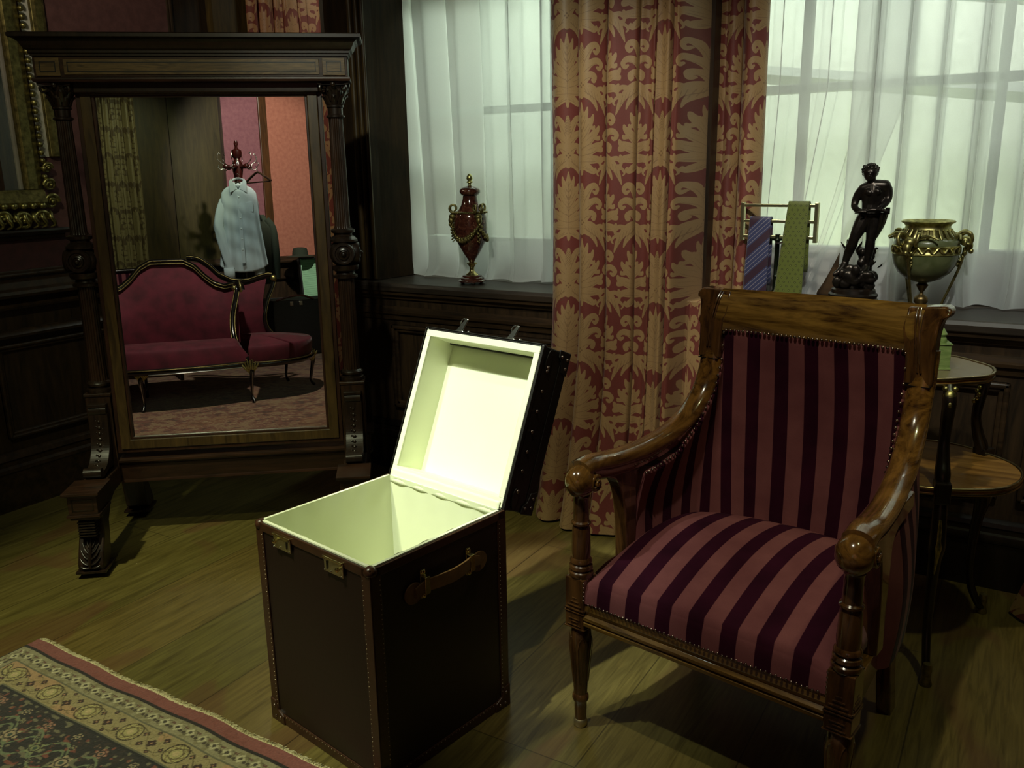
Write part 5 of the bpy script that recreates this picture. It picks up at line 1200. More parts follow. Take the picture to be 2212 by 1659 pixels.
mb = MB(); mb.lathe([(.098, .0), (.100, .01), (.092, .016), (.092, .03), (.084, .038), (.088, .046), (.088, .052), (.080, .058), (.078, .070), (.070, .076)], 40, (-.005, 0, 0)); mb.build('round_plinth', DARKWOOD, ST, smooth=35)

# covered stone bowl on a gilt tripod (athenienne)
UR = empty('tripod_urn', (-.318, 3.43, ZS), math.radians(14), 'grey green stone urn with gilded goat head mounts on a slim tripod', 'urn')
m, nt, b = new_mat('celadon_stone'); setp(b, rough=.28, coat=.3); v = coords(nt); f = noise(nt, v, 14, 5, .6, .8)
nt.links.new(ramp(nt, f, [(.3, lin(82, 90, 56)), (.55, lin(104, 110, 74)), (.75, lin(120, 124, 88))]), b.inputs['Base Color']); STONE = m
mb = MB(); mb.lathe([(.008, .104), (.030, .110), (.060, .122), (.088, .145), (.103, .172), (.110, .20), (.111, .212)], 44); bowl = mb.build('stone_bowl', STONE, UR, smooth=50)
mb = MB(); mb.lathe([(.109, .240), (.109, .255), (.104, .262), (.096, .268), (.088, .271)], 44); mb.build('stone_shoulder', STONE, UR, smooth=50)
mb = MB(); mb.lathe([(.110, .209), (.114, .212), (.110, .216), (.107, .222), (.107, .234), (.110, .238), (.113, .241), (.109, .244)], 44)
for i in range(20):
    a = 2 * PI * i / 20
    mb.tube([(.111 * math.cos(a + t), .111 * math.sin(a + t), .228 + .009 * math.sin((t + .16) / .32 * PI * 2)) for t in np.linspace(-.16, .16, 8)], .0042, 6)
mb.build('gilt_frieze', GILT, UR, smooth=50)
mb = MB(); mb.lathe([(.080, .296), (.076, .300), (.074, .308), (.078, .316), (.088, .322), (.090, .326), (.086, .329), (.070, .322), (.064, .312)], 44, cap=False); mb.lathe([(.082, .268), (.078, .285), (.078, .298)], 44, cap=False); mb.build('gilt_rim', GILT, UR, smooth=60)
mb = MB()
for i in range(26):
    a = 2 * PI * i / 26; ca, sa = math.cos(a), math.sin(a)
    mb.tube([(r_ * ca, r_ * sa, z) for r_, z in [(.078, .300), (.083, .292), (.090, .282), (.097, .272), (.100, .266)]], [.004, .0055, .0065, .006, .003], 7, sx=1, sy=.5, up=(ca, sa, 0))
mb.build('gadroon', GILT, UR, smooth=60)
for k in range(3):
    a = math.radians(-14 + 10) + k * 2 * PI / 3; ca, sa = math.cos(a), math.sin(a); P3 = lambda r, z, t=0: (r * ca - t * sa, r * sa + t * ca, z)
    mb = MB()
    for s2 in (-1, 1):
        mb.tube(curve([P3(.095, .262, s2 * .012), P3(.112, .285, s2 * .026), P3(.132, .288, s2 * .034), P3(.142, .268, s2 * .034), P3(.138, .250, s2 * .028), P3(.128, .250, s2 * .026)], 20), np.linspace(.0085, .0045, 20), 8)
        mb.tube(curve([P3(.105, .268, s2 * .014), P3(.100, .280, s2 * .055), P3(.098, .268, s2 * .09)], 14), np.linspace(.008, .003, 14), 7)
    mb.sphere(P3(.124, .258), (.020, .020, .018), 12, 8); mb.sphere(P3(.138, .240), (.014, .014, .018), 12, 8); mb.sphere(P3(.146, .222), (.009, .009, .010), 10, 6)
    for s2 in (-1, 1): mb.sphere(P3(.122, .252, s2 * .022), (.008, .008, .013), 8, 6)
    r = random.Random(k)
    for i in range(20): mb.sphere(P3(.128 - .0012 * i + r.uniform(-.004, .004), .222 - .0028 * i, r.uniform(-.014, .014) * (1 - i / 26)), .0072 - .00015 * i, 7, 5)
    g = mb.build('goat_mask', GILT, UR, smooth=60)
    mb = MB(); mb.tube(curve([P3(.126, .235), P3(.116, .17), P3(.090, .09), P3(.066, .02), P3(.070, .004)], 18), np.linspace(.0095, .0065, 18), 8, sx=1.1, sy=.6); mb.sphere(P3(.070, .006), (.012, .012, .006), 10, 6)
    mb.build('tripod_leg', GILTDULL, UR, smooth=60)
mb = MB(); mb.lathe([(.003, .006), (.012, .012), (.016, .026), (.024, .036), (.024, .050), (.016, .058), (.007, .064), (.006, .072), (.012, .080), (.022, .098), (.012, .106)], 24); mb.build('pendant', plain('brown_bronze', (.22, .15, .06, 1), .35, .9), UR, smooth=50)
MB().lathe([(.012, 0), (.03, .001), (.034, .006), (.012, .010)], 24).build('centre_foot', GILTDULL, UR, smooth=50)

# ------------------------------------------------------------------ two tier table behind the armchair
TB = empty('occasional_table', (-.185, 2.85, 0), 0, 'small two tier table with brass edges and bronze mounted legs, behind the armchair', 'table')
def lobed(R, n, sub_, th0=.5, amp=.10, N=90):
    pts = []
    for i in range(N):
        a = 2 * PI * i / N; r_ = R * (1 - amp * abs(math.cos(n * (a - th0) / 2)) ** 6); pts.append((r_ * math.cos(a), r_ * math.sin(a)))
    return pts
GREYTOP = plain('marble_top', lin(118, 106, 84), .25, nscale=16, namt=.08)
tp = lobed(.185, 4, 0, .75, .07); sh = lobed(.245, 3, 0, .9, .06)
off = (-.045, .0); tp = [(x + off[0], y + off[1]) for x, y in tp]
MB().prism(tp, .880, .898, 'z').build('table_top', TABLEWOOD, TB, bevel=.002)
MB().prism([(off[0] + (x - off[0]) * .965, off[1] + (y - off[1]) * .965) for x, y in tp], .898, .9005, 'z').build('inset_top', GREYTOP, TB)
def rim(poly, z, name, r_=.0055):
    mb = MB(); P = [(x, y, z) for x, y in poly] + [(poly[0][0], poly[0][1], z)]; mb.tube(P, r_, 8); mb.tube([(x * 1.0, y, z - .016) for x, y, z in P], r_ * .7, 6); return mb.build(name, plain('rim_brass', (.35, .27, .14, 1), .3, 1), TB, smooth=60)
rim(tp, .899, 'top_rim'); 
MB().prism(sh, .575, .590, 'z').build('lower_shelf', TABLEWOOD, TB, bevel=.002); rim(sh, .589, 'shelf_rim')
MB().prism([(x * .82, y * .82) for x, y in sh], .545, .575, 'z').build('shelf_apron', DARKWOOD, TB, bevel=.003)
for k, a in enumerate((math.radians(-78), math.radians(54), math.radians(164))):
    ca, sa = math.cos(a), math.sin(a); P3 = lambda r, z, t=0: (r * ca - t * sa, r * sa + t * ca, z)
    mb = MB(); up_ = curve([P3(.165, .88), P3(.190, .84), P3(.180, .78), P3(.172, .72), P3(.190, .66), P3(.210, .62), P3(.215, .575)], 26)
    mb.tube(up_, np.interp(np.linspace(0, 1, 26), [0, .15, .5, .8, 1], [.016, .020, .015, .022, .020]), 10, sx=1, sy=.8); mb.build('upper_leg', DARKWOOD, TB, smooth=60)
    mb = MB(); mb.add([P3(.20, .61, -.022), P3(.25, .61, -.022), P3(.25, .61, .022), P3(.20, .61, .022), P3(.20, .545, -.022), P3(.25, .545, -.022), P3(.25, .545, .022), P3(.20, .545, .022)], [(0, 3, 2, 1), (4, 5, 6, 7), (0, 1, 5, 4), (1, 2, 6, 5), (2, 3, 7, 6), (3, 0, 4, 7)])
    mb.build('leg_collar', DARKWOOD, TB, bevel=.004)
    mb = MB(); lo_ = curve([P3(.222, .55), P3(.236, .48), P3(.246, .42), P3(.235, .36), P3(.225, .26), P3(.235, .14), P3(.285, .045), P3(.318, .014)], 34)
    mb.tube(lo_, np.interp(np.linspace(0, 1, 34), [0, .3, .4, .7, 1], [.020, .024, .018, .013, .011]), 10); lg = mb.build('leg', DARKWOOD, TB, smooth=60)
    mb = MB(); mb.sphere(P3(.182, .85), (.020, .020, .024), 12, 8); mb.sphere(P3(.196, .832), (.011, .011, .013), 10, 6); mb.sphere(P3(.180, .874, .012), .009, 8, 5); mb.sphere(P3(.180, .874, -.012), .009, 8, 5)
    for i in range(5): mb.sphere(P3(.174 - .003 * i, .815 - .011 * i, .006 * math.sin(i * 2)), .0075, 8, 5)
    mb.build('lion_mount', GILT, TB, smooth=60)
    mb = MB(); mb.tube(curve([P3(.255, .50), P3(.268, .44), P3(.274, .415), P3(.264, .38), P3(.250, .33)], 14), [.007, .009, .010, .010, .012, .014, .014, .012, .010, .009, .008, .006, .005, .003], 8, sx=1, sy=.6)
    mb.tube([P3(.272 + .006 * math.cos(t), .418 + .010 * math.sin(t)) for t in np.linspace(0, 6, 14)], .004, 6); mb.build('knee_mount', GILT, lg, smooth=60)
    mb = MB(); mb.lathe([(.016, 0), (.018, .006), (.014, .018), (.012, .03), (.014, .05), (.012, .07)], 14, P3(.312, 0)); mb.build('foot_mount', GILTDULL, lg, smooth=50)
# green stone obelisk box, mostly hidden by the chair
OB = empty('stone_ornament', (-.205, 2.825, .9015), math.radians(18), 'pale green stone block with a pointed finial on the small table', 'ornament')
m, nt, b = new_mat('green_onyx'); setp(b, rough=.25); v = coords(nt, (1, 1, 5)); f = noise(nt, v, 26, 4, .6, .8)
nt.links.new(ramp(nt, f, [(.3, lin(96, 120, 66)), (.6, lin(128, 148, 90)), (.8, lin(148, 166, 112))]), b.inputs['Base Color']); ONYX = m
MB().rbox(0, 0, .040, .066, .066, .072).build('block', ONYX, OB, bevel=.001)
MB().rbox(0, 0, .0025, .072, .072, .005).build('ledge', ONYX, OB, bevel=.001); MB().rbox(0, 0, .0775, .072, .072, .004).build('ledge', ONYX, OB, bevel=.001)
MB().lathe([(.026, .079), (.027, .086), (.022, .096), (.026, .104), (.018, .118), (.011, .128), (.006, .15), (.003, .16)], 20).build('finial', ONYX, OB, smooth=50)
# ------------------------------------------------------------------ the rear of the room, seen only in the cheval glass
YB = -3.2
struct(MB().box(-4.1, 2.4, YB - .12, YB, 0, 3.5).build('wall_rear', PANEL))
struct(cornice_strip('trim_%d' % n_tr[0], 'x', YB, -3.9, 2.35, dado, PANEL_X, 1)); n_tr[0] += 1
struct(cornice_strip('trim_%d' % n_tr[0], 'x', YB, -3.9, 2.35, [(.035, .80), (.04, .812), (.028, .828), (.012, .835)], PANEL_X, 1)); n_tr[0] += 1
struct(cornice_strip('baseboard_rear', 'x', YB, -3.9, 2.35, [(.030, 0), (.030, .175), (.038, .185), (.036, .20), (.020, .21), (.030, .240), (.008, .272)], PANEL_X, 1))
def slab_r(x0, x1, z0, z1, mat, t=.008): o = MB().box(x0, x1, YB, YB + t, z0, z1).build('trim_%d' % n_tr[0], mat); n_tr[0] += 1; return struct(o)
slab_r(-.66, -.30, 1.06, 3.4, wood('rear_oak_a', lin(40, 32, 16), lin(66, 52, 26), .45, 'z', 6))
slab_r(-.29, .27, 1.06, 3.4, wood('rear_oak_b', lin(44, 38, 16), lin(64, 56, 28), .45, 'z', 6), .014)
slab_r(.31, .745, 1.06, 3.4, ROSEP); slab_r(.845, 2.2, 1.06, 3.4, SALMON)
struct(MB().box(.745, .845, YB, YB + .03, 1.06, 3.4).build('trim_%d' % n_tr[0], wood('stile_oak', lin(60, 38, 18), lin(90, 58, 30), .4, 'z', 7), bevel=.006)); n_tr[0] += 1
# damask curtain on the rear wall
rotb = np.array([[-1, 0, 0], [0, -1, 0], [0, 0, 1.0]])
o = drape('damask_curtain', None, [.67, .73, .80, .86, .93, 1.0, 1.06], 3.09, .02, 3.3, dz=.009, du=.009, mat=damask_mat('damask_olive', lin(84, 64, 46), lin(132, 116, 86), lin(80, 66, 46)), amp=.06, rot=rotb)
tag(o, 'olive gold patterned curtain seen in the cheval mirror, left of the dark panelling', 'curtain')

# conversation sofa (local: x along the seat, y towards the back)
SO = empty('conversation_sofa', (-1.851, -.727, .008), math.atan2(.435, .901), 'crimson velvet sofa with black and gilt frame, reflected in the cheval mirror', 'sofa')
mw = Matrix.Translation((-1.851, -.727, 0)) @ Matrix(((.901, .435, 0, 0), (.435, -.901, 0, 0), (0, 0, 1, 0), (0, 0, 0, 1)))
SO.rotation_euler = (0, 0, math.atan2(.435, .901)); SO.scale = (1, 1, 1)
FL = lambda pts: [(x, -y, z) for (x, y, z) in pts]       # y counted towards the back, which is local -y
VELR = plain('crimson_velvet', lin(92, 24, 40), .8, nscale=9, namt=.4, sheen=.2, sheenr=.35, bstr=.1)
EBON = plain('black_lacquer', lin(22, 20, 16), .18, nscale=12, coat=.5)
def grid_part(name, P, mat, parent, flip=True):
    P = np.array(P); P[..., 1] *= -1; return fast_grid(name, P, mat, parent=parent)
def tube_part(name, pts, r_, mat, parent, **k): return MB().tube(FL(pts), r_, 10, **k).build(name, mat, parent, smooth=60)
CX = .235
hump = [(0, 1.085), (.12, 1.085), (.20, 1.04), (.27, .96), (.34, .900), (.42, .872), (.47, .885), (.50, .885)]
def hump_z(x): x = abs(x - CX); return np.interp(x, [h[0] for h in hump], [h[1] for h in hump])
def back_y(x): return .52 - .10 * (abs(x - CX) / .5) ** 2.2
# main seat
def front_y(x): return -.10 + .10 * (abs(x - CX) / .54) ** 2
P = []
for x in np.linspace(-.30, .77, 60):
    row = []; e1 = min(1, min(x + .30, .77 - x) / .09); e1 = math.sin(e1 * PI / 2)
    for s in np.linspace(0, 1, 34):
        yf = front_y(x); 
        if s < .25: q = s / .25; row.append((x, yf + .02 * (1 - math.cos(q * PI / 2)), .325 + .13 * math.sin(q * PI / 2) * (.3 + .7 * e1)))
        else: q = (s - .25) / .75; row.append((x, yf + .02 + (back_y(x) - yf + .02) * q, .455 * (.7 + .3 * e1) + .045 * math.sin(PI * min(1, q + .15)) * e1 - .01))
    P.append(row)
grid_part('seat_cushion', P, VELR, SO)
P = []
for x in np.linspace(-.27, .74, 60):
    P.append([(x, back_y(x) - .03 - .06 * math.sin(PI * s) * (1 - .4 * abs(x - CX) / .5) + .05 * s, .43 + (hump_z(x) - .02 - .43) * s) for s in np.linspace(0, 1, 24)])
grid_part('backrest', P, VELR, SO)
P = []
for x in np.linspace(-.27, .74, 40): P.append([(x, back_y(x) + .06, .30 + (hump_z(x) - .30) * s) for s in np.linspace(0, 1, 8)])
grid_part('backrest_rear', P, VELR, SO)
xs = np.linspace(-.265, .735, 60); tube_part('crest_rail', [(x, back_y(x) + .015, hump_z(x) + .005) for x in xs], .024, EBON, SO)
tube_part('gilt_line', [(x, back_y(x) - .010, hump_z(x) + .012) for x in xs], .0045, GILTDULL, SO); tube_part('gilt_line', [(x, back_y(x) - .008, hump_z(x) - .012) for x in xs], .004, GILTDULL, SO)
armP = curve([(.735, .40, .885), (.745, .36, .87), (.728, .33, .80), (.690, .28, .66), (.680, .20, .52), (.70, .12, .43), (.745, .03, .355), (.775, -.01, .33)], 34)
tube_part('arm', armP, .022, EBON, SO); tube_part('arm_gilt_line', [(x + .018, y - .012, z) for x, y, z in armP], .005, GILTDULL, SO)
tube_part('arm_gilt_line', [(x - .018, y - .012, z) for x, y, z in armP], .0045, GILTDULL, SO)
MB().sphere((.722, -.35, .868), (.022, .022, .024), 14, 8).build('gilt_boss', GILT, SO, smooth=60)
MB().tube(FL([(.745, .40, .895), (.748, .35, .90), (.77, .33, .885), (.778, .33, .85)]), .026, 12).build('arm_scroll', EBON, SO, smooth=60)
MB().tube(FL([(.762, .36, .92), (.766, .31, .90), (.770, .30, .86), (.77, .31, .84)]), .010, 8).build('gilt_husk', GILT, SO, smooth=60)
# second seat, turned to the right
P = []; c2 = (.93, .40)
def rim2(a):
    q = curve([(.775, -.015), (.90, -.02), (1.05, .02), (1.18, .11), (1.27, .27), (1.30, .46), (1.27, .64), (1.15, .76), (.95, .80), (.70, .78)], 80); return q[min(79, int(a * 79))]
for i in range(80):
    q = rim2(i / 79); row = []
    for s in np.linspace(0, 1, 26):
        if s < .35: t = s / .35; k = 1 + .035 * math.sin(PI * t); row.append((c2[0] + (q[0] - c2[0]) * k, c2[1] + (q[1] - c2[1]) * k, .315 + .125 * math.sin(t * PI / 2)))
        else: t = (s - .35) / .65; row.append((q[0] + (c2[0] - .1 - q[0]) * t, q[1] + (c2[1] - q[1]) * t, .44 + .05 * math.sin(t * PI / 2)))
    P.append(row)
grid_part('side_seat', P, VELR, SO)
b2 = lambda t: (lerp(.42, 1.04, t), lerp(.70, .60, t) + .0 * t)
z2 = lambda t: np.interp(t, [0, .1, .2, .32, .48, .6, .7, .85, .95, 1], [1.10, 1.085, 1.04, .96, .905, .895, .90, .93, .945, .94])
P = [[(b2(t)[0] , b2(t)[1] - .05 * math.sin(PI * s) - .02, .43 + (z2(t) - .45) * s) for s in np.linspace(0, 1, 16)] for t in np.linspace(-.02, .93, 50)]
P = [[(x - .12 * math.sin(PI * min(1, max(0, (z - .43) / .5))) * max(0, (x - .9) / .14) * .6, y, z) for (x, y, z) in row] for row in P]
grid_part('side_backrest', P, VELR, SO)
ts = np.linspace(-.05, 1, 46); tube_part('side_crest_rail', [(b2(t)[0], b2(t)[1] + .01, z2(t) + .01) for t in ts], .022, EBON, SO); tube_part('gilt_line', [(b2(t)[0], b2(t)[1] - .010, z2(t) + .022) for t in ts], .005, GILTDULL, SO)
a2 = curve([(1.06, .58, .92), (1.03, .57, .84), (.985, .56, .74), (.955, .55, .62), (.965, .56, .53), (1.01, .57, .46)], 22)
tube_part('side_arm', a2, .019, EBON, SO); tube_part('arm_gilt_line', [(x + .014, y - .012, z) for x, y, z in a2], .004, GILTDULL, SO)
MB().sphere((1.05, -.565, .925), (.026, .022, .028), 14, 8).build('gilt_boss', GILT, SO, smooth=60)
# frame rails
xs = np.linspace(-.30, .775, 40); tube_part('seat_rail', [(x, front_y(x) - .005, .305) for x in xs], .024, EBON, SO); tube_part('gilt_line', [(x, front_y(x) - .028, .318) for x in xs], .0045, GILTDULL, SO)
tube_part('gilt_line', [(x, front_y(x) - .026, .284) for x in np.linspace(.05, .72, 30)], .0045, STEEL, SO)
rr_ = [rim2(t) for t in np.linspace(0, .95, 50)]; tube_part('seat_rail', [(x, y, .295) for x, y in rr_], .024, EBON, SO); tube_part('gilt_line', [(x + .012, y - .018, .312) for x, y in rr_], .0045, GILTDULL, SO)
def cab(x, y, dx, dy, shell=True):
    P = curve([(x, y, .30), (x + dx * .03, y + dy * .03, .24), (x + dx * .012, y + dy * .012, .14), (x, y, .06), (x + dx * .03, y + dy * .03, .012)], 20)
    l = tube_part('leg', P, [.030, .030, .028, .025, .022, .020, .018, .016, .014, .013, .012, .0115, .011, .0105, .010, .010, .011, .013, .014, .012], EBON, SO)
    tube_part('leg_gilt_line', [(a + dx * .014, b_ + dy * .014 - .004, c_) for a, b_, c_ in P[3:]], .003, STEEL, l)
    if shell:
        mb = MB()
        for k in range(-3, 4): mb.tube(FL([(x + dx * .02 + k * .002, y - .030, .225), (x + k * .014, y - .040, .275), (x + k * .021, y - .036, .335 - .003 * k * k)]), [.004, .0085, .006], 6)
        mb.build('gilt_shell', GILT, l, smooth=60)
for q in [(0, 0, -.3, -.9), (.773, -.01, .3, -.9), (1.29, .50, 1, .2), (-.30, .06, -.8, -.5), (1.12, .80, .6, .8, False), (.0, .55, -.2, .8, False)]:
    cab(*q)
# striped chair beyond the sofa
SC = empty('striped_chair', (-1.30, -2.05, .008), math.radians(20), 'striped dark red chair standing behind the crimson sofa, seen in the mirror', 'chair')
P = []; A_ = []
for x in np.linspace(-.36, .36, 40):
    P.append([(x, .05 * (x / .36) ** 2 + .04 * math.sin(PI * s), .40 + (.56 + .03 * math.cos(x * 4)) * s) for s in np.linspace(0, 1, 14)]); A_.append([x / .06] * 14)
fast_grid('backrest', np.array(P), stripe_mat('striped_red'), {'stripe': np.array(A_)}, parent=SC)
MB().box(-.37, .37, -.03, .03, .38, .41).box(-.37, .37, -.5, .0, .36, .46).build('seat', VELR, SC, bevel=.02)
for sx in (-1, 1):
    for y in (-.46, .02): MB().tube([(sx * .33, y, .38), (sx * .34, y, 0)], [.025, .016], 10).build('leg', DARKWOOD, SC, smooth=50)
MB().tube([(x, .05 * (x / .37) ** 2, .975 + .03 * math.cos(x * 4)) for x in np.linspace(-.37, .37, 20)], .02, 10).build('crest_rail', DARKWOOD, SC, smooth=60)

# coat stand, shirt, hanger, jacket
CS = empty('coat_stand', (-.05, -2.30, .008), 0, 'dark red turned wooden coat stand with brass hooks, reflected in the mirror', 'coat stand')
MAHO = wood('mahogany', lin(24, 8, 7), lin(52, 15, 11), .22, 'z', 8, coat=.5)
mb = MB(); mb.lathe([(.16, .0), (.17, .02), (.15, .05), (.06, .08), (.04, .12), (.045, .5), (.035, .55), (.05, .6), (.035, .65), (.034, 1.2), (.045, 1.25), (.034, 1.3), (.040, 1.86), (.05, 1.92), (.050, 1.98), (.035, 2.01), (.028, 2.03), (.046, 2.05), (.050, 2.085), (.047, 2.11), (.016, 2.13), (.014, 2.15), (.022, 2.17), (.018, 2.19), (.016, 2.20)], 28); mb.build('turned_post', MAHO, CS, smooth=50)
for k in range(6):
    a = k * PI / 3 + .25; ca, sa = math.cos(a), math.sin(a)
    MB().lathe([(.026, 0), (.020, .02), (.018, .06), (.026, .08), (.024, .10), (.012, .11)], 14, mat=Matrix.Translation((.03 * ca, .03 * sa, 1.955)) @ Matrix.Rotation(a, 4, 'Z') @ Matrix.Rotation(PI / 2, 4, 'Y')).build('hook_arm', MAHO, CS, smooth=50)
    P3 = lambda r, z: (r * ca, r * sa, z)
    MB().tube(curve([P3(.12, 1.97), P3(.155, 1.99), P3(.19, 2.03), P3(.175, 2.08), P3(.16, 2.07)], 16), .004, 7).tube(curve([P3(.12, 1.955), P3(.155, 1.925), P3(.185, 1.94), P3(.18, 1.965)], 12), .004, 7).build('coat_hook', STEEL, CS, smooth=60)
# shirt hangs to the front of the stand: facing the mirror; drawn in a local frame x right (as seen in the mirror), y towards the mirror
fwd = Vector((-.53, .848, 0)); SH = empty('white_shirt', (-.05 + fwd.x * .19, -2.30 + fwd.y * .19, 0), math.atan2(.53, .848), 'white long sleeved dress shirt on a hanger, reflected in the mirror', 'shirt')
COT = plain('white_cotton', lin(205, 214, 214), .8, nscale=5, namt=.05, bstr=.1)
# local x: mirror-left is world... ; body as a soft ellipse section
def ring(z, hw, hd, cx=0, cy=0, fold=.0, n=64, ph=0):
    out = []
    for i in range(n + 1):
        a = 2 * PI * i / n; k = 1 + fold * math.sin(7 * a + ph) * .5 + fold * math.sin(3 * a + 2 * ph)
        out.append((cx + hw * math.cos(a) * k, cy + hd * math.sin(a) * k, z))
    return out
rows = []
sh_w = lambda t: np.interp(t, [0, .03, .07, .12, .2, .5, 1], [.052, .068, .128, .160, .170, .182, .228])
for t in np.linspace(0, 1, 60):
    z = lerp(1.80, .98, t); hw = sh_w(t); hd = np.interp(t, [0, .07, .2, 1], [.05, .055, .055, .060])
    row = []
    for i in range(97):
        a = 2 * PI * i / 96; k = 1 + .22 * t * math.sin(9 * a + 2 * t) + .16 * min(1, t * 3) * math.sin(5 * a + 4 * t) + .05 * math.sin(31 * t + 3 * a)
        k = 1 + (k - 1) * 1.7; x = hw * np.sign(math.cos(a)) * abs(math.cos(a)) ** .8; y = hd * np.sign(math.sin(a)) * abs(math.sin(a)) ** .8 * k
        zb = z - (.035 * (1 - math.cos(2 * a)) * max(0, (t - .85) / .15)) + .03 * max(0, (t - .85) / .15)
        if math.sin(a) > 0 and t < .1: zb -= .075 * max(0, 1 - abs(math.cos(a)) / .45) * (1 - t / .1)
        row.append((x, y, zb))
    rows.append(row)
mb = MB(); mb.grid(rows); mb.build('shirt_body', COT, SH, smooth=80, solid=.002)
for s, dy in ((-1, .0), (1, -.09)):
    mb = MB(); P = curve([(s * .110, dy * .3, 1.690), (s * lerp(.155, .13, s > 0), .01 + dy * .5, 1.60), (s * lerp(.205, .13, s > 0), .035 + dy, 1.42), (s * lerp(.192, .13, s > 0), .05 + dy, 1.30), (s * .150, .070 + dy, 1.08), (s * .135, .070 + dy, .98)], 40); V_ = []
    for i, p in enumerate(P):
        r_ = np.interp(i / 39, [0, .12, .4, .8, .93, 1], [.024, .040, .046, .044, .038, .042]); row = []
        for q in range(21):
            a = 2 * PI * q / 20; k = 1 + .10 * math.sin(4 * a + i * .35) + .05 * math.sin(7 * a - i * .5)
            row.append((p[0] + r_ * math.cos(a) * k, p[1] + r_ * .55 * math.sin(a) * k, p[2] + (.6 * r_ * math.cos(a) * s * -1 if i < 3 else 0)))
        V_.append(row)
    mb.grid(V_); mb.build('sleeve', COT, SH, smooth=80, solid=.002)
    mb = MB(); mb.grid([[(s * .140 + .050 * math.cos(2 * PI * q / 20), .066 + dy + .028 * math.sin(2 * PI * q / 20), z) for q in range(21)] for z in (.99, .94, .885)]); mb.build('cuff', COT, SH, smooth=80, solid=.003)
for s in (-1, 1):
    mb = MB(); mb.prism([(s * .010, 1.735), (s * .078, 1.700), (s * .082, 1.80), (s * .060, 1.835)], .058, .066, 'y'); mb.build('collar_point', COT, SH, bevel=.003)
mb = MB(); mb.tube([(.062 * math.cos(a), .05 * math.sin(a), 1.80 + .040 * math.sin(a) * -1) for a in np.linspace(0, 2 * PI, 24)], .016, 8, sx=.4, sy=1); mb.build('collar_band', COT, SH, smooth=60)
MB().add([(-.016, .056, 1.73), (.016, .056, 1.73), (.018, .076, 1.03), (-.018, .076, 1.03), (-.016, .062, 1.73), (.016, .062, 1.73), (.018, .082, 1.03), (-.018, .082, 1.03)], [(0, 3, 2, 1), (4, 5, 6, 7), (0, 1, 5, 4), (1, 2, 6, 5), (2, 3, 7, 6), (3, 0, 4, 7)]).build('button_placket', COT, SH, bevel=.001)
for i in range(6): MB().sphere((0, .064 + .0028 * i, 1.66 - .1 * i), (.010, .004, .010), 10, 5).build('button', plain('pearl', lin(230, 235, 230), .2) if i == 0 else bpy.data.materials['pearl'], SH, smooth=60)
MB().box(.055, .125, .045, .0575, 1.52, 1.61).build('chest_pocket', COT, SH, bevel=.002)
def hanger(loc, rz, label, bar):
    h = empty('clothes_hanger', loc, rz, label, 'hanger')
    mb = MB(); P = curve([(-.20, 0, -.085), (-.10, 0, -.035), (-.02, 0, .0), (.02, 0, .0), (.10, 0, -.035), (.20, 0, -.085)], 30); mb.tube(P, .012, 8, sx=1, sy=.9)
    if bar: mb.tube([(-.20, 0, -.09), (.20, 0, -.09)], .007, 8)
    mb.build('wooden_arms', wood('hanger_wood', lin(30, 20, 14), lin(70, 52, 36), .3, 'x', 8), h, smooth=60)
    MB().tube([(0, 0, 0), (0, 0, .06)] + [(.022 * math.sin(t) , 0, .082 - .022 * math.cos(t)) for t in np.linspace(0, 4.2, 14)], .0028, 7).build('hanger_hook', STEEL, h, smooth=60); return h
HG = hanger((-.05 + fwd.x * .19, -2.30 + fwd.y * .19, 1.80), math.atan2(.53, .848), 'dark wooden hanger inside the white shirt collar', False); HG.scale = (.6, 1, .8)
hanger((.075, -2.15, 1.90), math.atan2(.53, .848) + .9, 'empty dark wooden hanger hooked on the right side of the coat stand', True)
# jacket on the far side of the stand
JK = empty('green_jacket', (.11, -2.42, 0), math.atan2(.53, .848), 'dark green jacket hanging behind the white shirt on the coat stand', 'jacket')
JM = plain('green_tweed', lin(38, 46, 32), .9, nscale=200, namt=.3)
rows = [ring(lerp(1.50, .80, t), lerp(.14, .20, min(1, t * 5)) + .01 * math.sin(6 * t), lerp(.06, .11, min(1, t * 5)), fold=.03, ph=t) for t in np.linspace(0, 1, 24)]
MB().grid(rows).add([(x, y, 1.50) for x, y, z in rows[0][:-1]], [tuple(range(64))]).build('jacket_body', JM, JK, smooth=80)
for s in (-1, 1): MB().tube(curve([(s * .15, 0, 1.45), (s * .21, 0, 1.35), (s * .225, .02, 1.1), (s * .215, .04, .85)], 18), .055, 14, sx=1, sy=.8).build('sleeve', JM, JK, smooth=80)

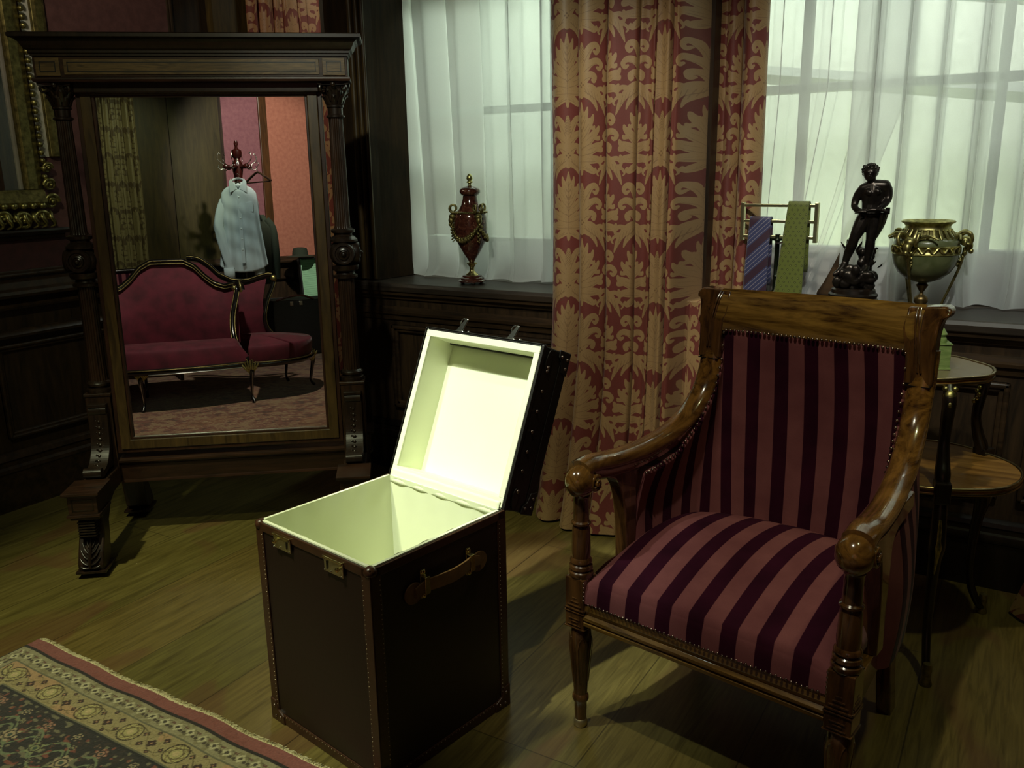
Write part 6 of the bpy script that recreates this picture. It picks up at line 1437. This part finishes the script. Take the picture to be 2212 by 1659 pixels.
# second trunk, open, by the rear wall
T2 = empty('open_suitcase', (.60, -2.66, .008), math.radians(18), 'black trunk with pale mesh lined lid standing open beside the sofa, in the mirror', 'trunk')
mb = MB(); 
mb.box(-.20, .62, -.25, .25, .0, .02).box(-.20, .62, .235, .25, .0, .60).box(-.20, .62, -.25, -.235, 0, .60).box(-.20, -.185, -.25, .25, 0, .60).box(.605, .62, -.25, .25, 0, .60)
BLK = plain('black_hide', lin(16, 14, 12), .4, nscale=80, bstr=.1)
mb.build('case_body', BLK, T2, bevel=.004)
MB().box(-.185, .605, -.235, .235, .50, .53).build('case_tray', plain('mint_lining', lin(150, 200, 150), .7), T2)
MB().tube(curve([(-.16, .25, .60), (-.02, .26, .635), (.12, .26, .64), (.24, .25, .60)], 16), .012, 8).build('leather_handle', plain('brown_handle', lin(60, 30, 18), .25), T2, smooth=60)
for x in (.0, .10): MB().box(x - .018, x + .018, .25, .262, .54, .585).build('clasp', STEEL, T2, bevel=.003)
for x in (.34, .52): MB().box(x - .012, x + .012, .25, .268, .36, .40).build('handle_ring', STEEL, T2, bevel=.003)
lid2 = Matrix.Translation((0, -.24, .60)) @ Matrix.Rotation(math.radians(-14), 4, 'X') if False else Matrix.Translation((0, -.24, .60)) @ Matrix.Rotation(math.radians(10), 4, 'X')
LM = MB(); LM.box(.26, .62, -.10, -.085, 0, .44, lid2).box(.26, .275, -.085, .0, 0, .44, lid2).box(.605, .62, -.085, 0, 0, .44, lid2).box(.26, .62, -.10, 0, .425, .44, lid2)
lo2 = LM.build('case_lid', BLK, T2, bevel=.003)
m, nt, b = new_mat('mesh_lining'); setp(b, rough=.7); s_ = sep(nt, coords(nt)); f = math_(nt, 'FRACT', math_(nt, 'MULTIPLY', s_[2], 90.0)); nt.links.new(mixc(nt, math_(nt, 'LESS_THAN', f, .35), lin(150, 200, 160), lin(60, 96, 70)), b.inputs['Base Color'])
MB().box(.275, .605, -.084, -.078, 0, .425, lid2).box(.275, .283, -.08, 0, 0, .425, lid2).build('lid_lining', m, lo2)
HT = empty('dark_hat', (.98, -2.90, 1.06), 0, 'dark felt hat above the open black trunk, at the mirror edge', 'hat')
MB().lathe([(.02, .0), (.15, -.012), (.155, -.008), (.09, .006), (.085, .05), (.075, .085), (.03, .095), (.002, .09)], 30).build('hat_felt', JM, HT, smooth=60)
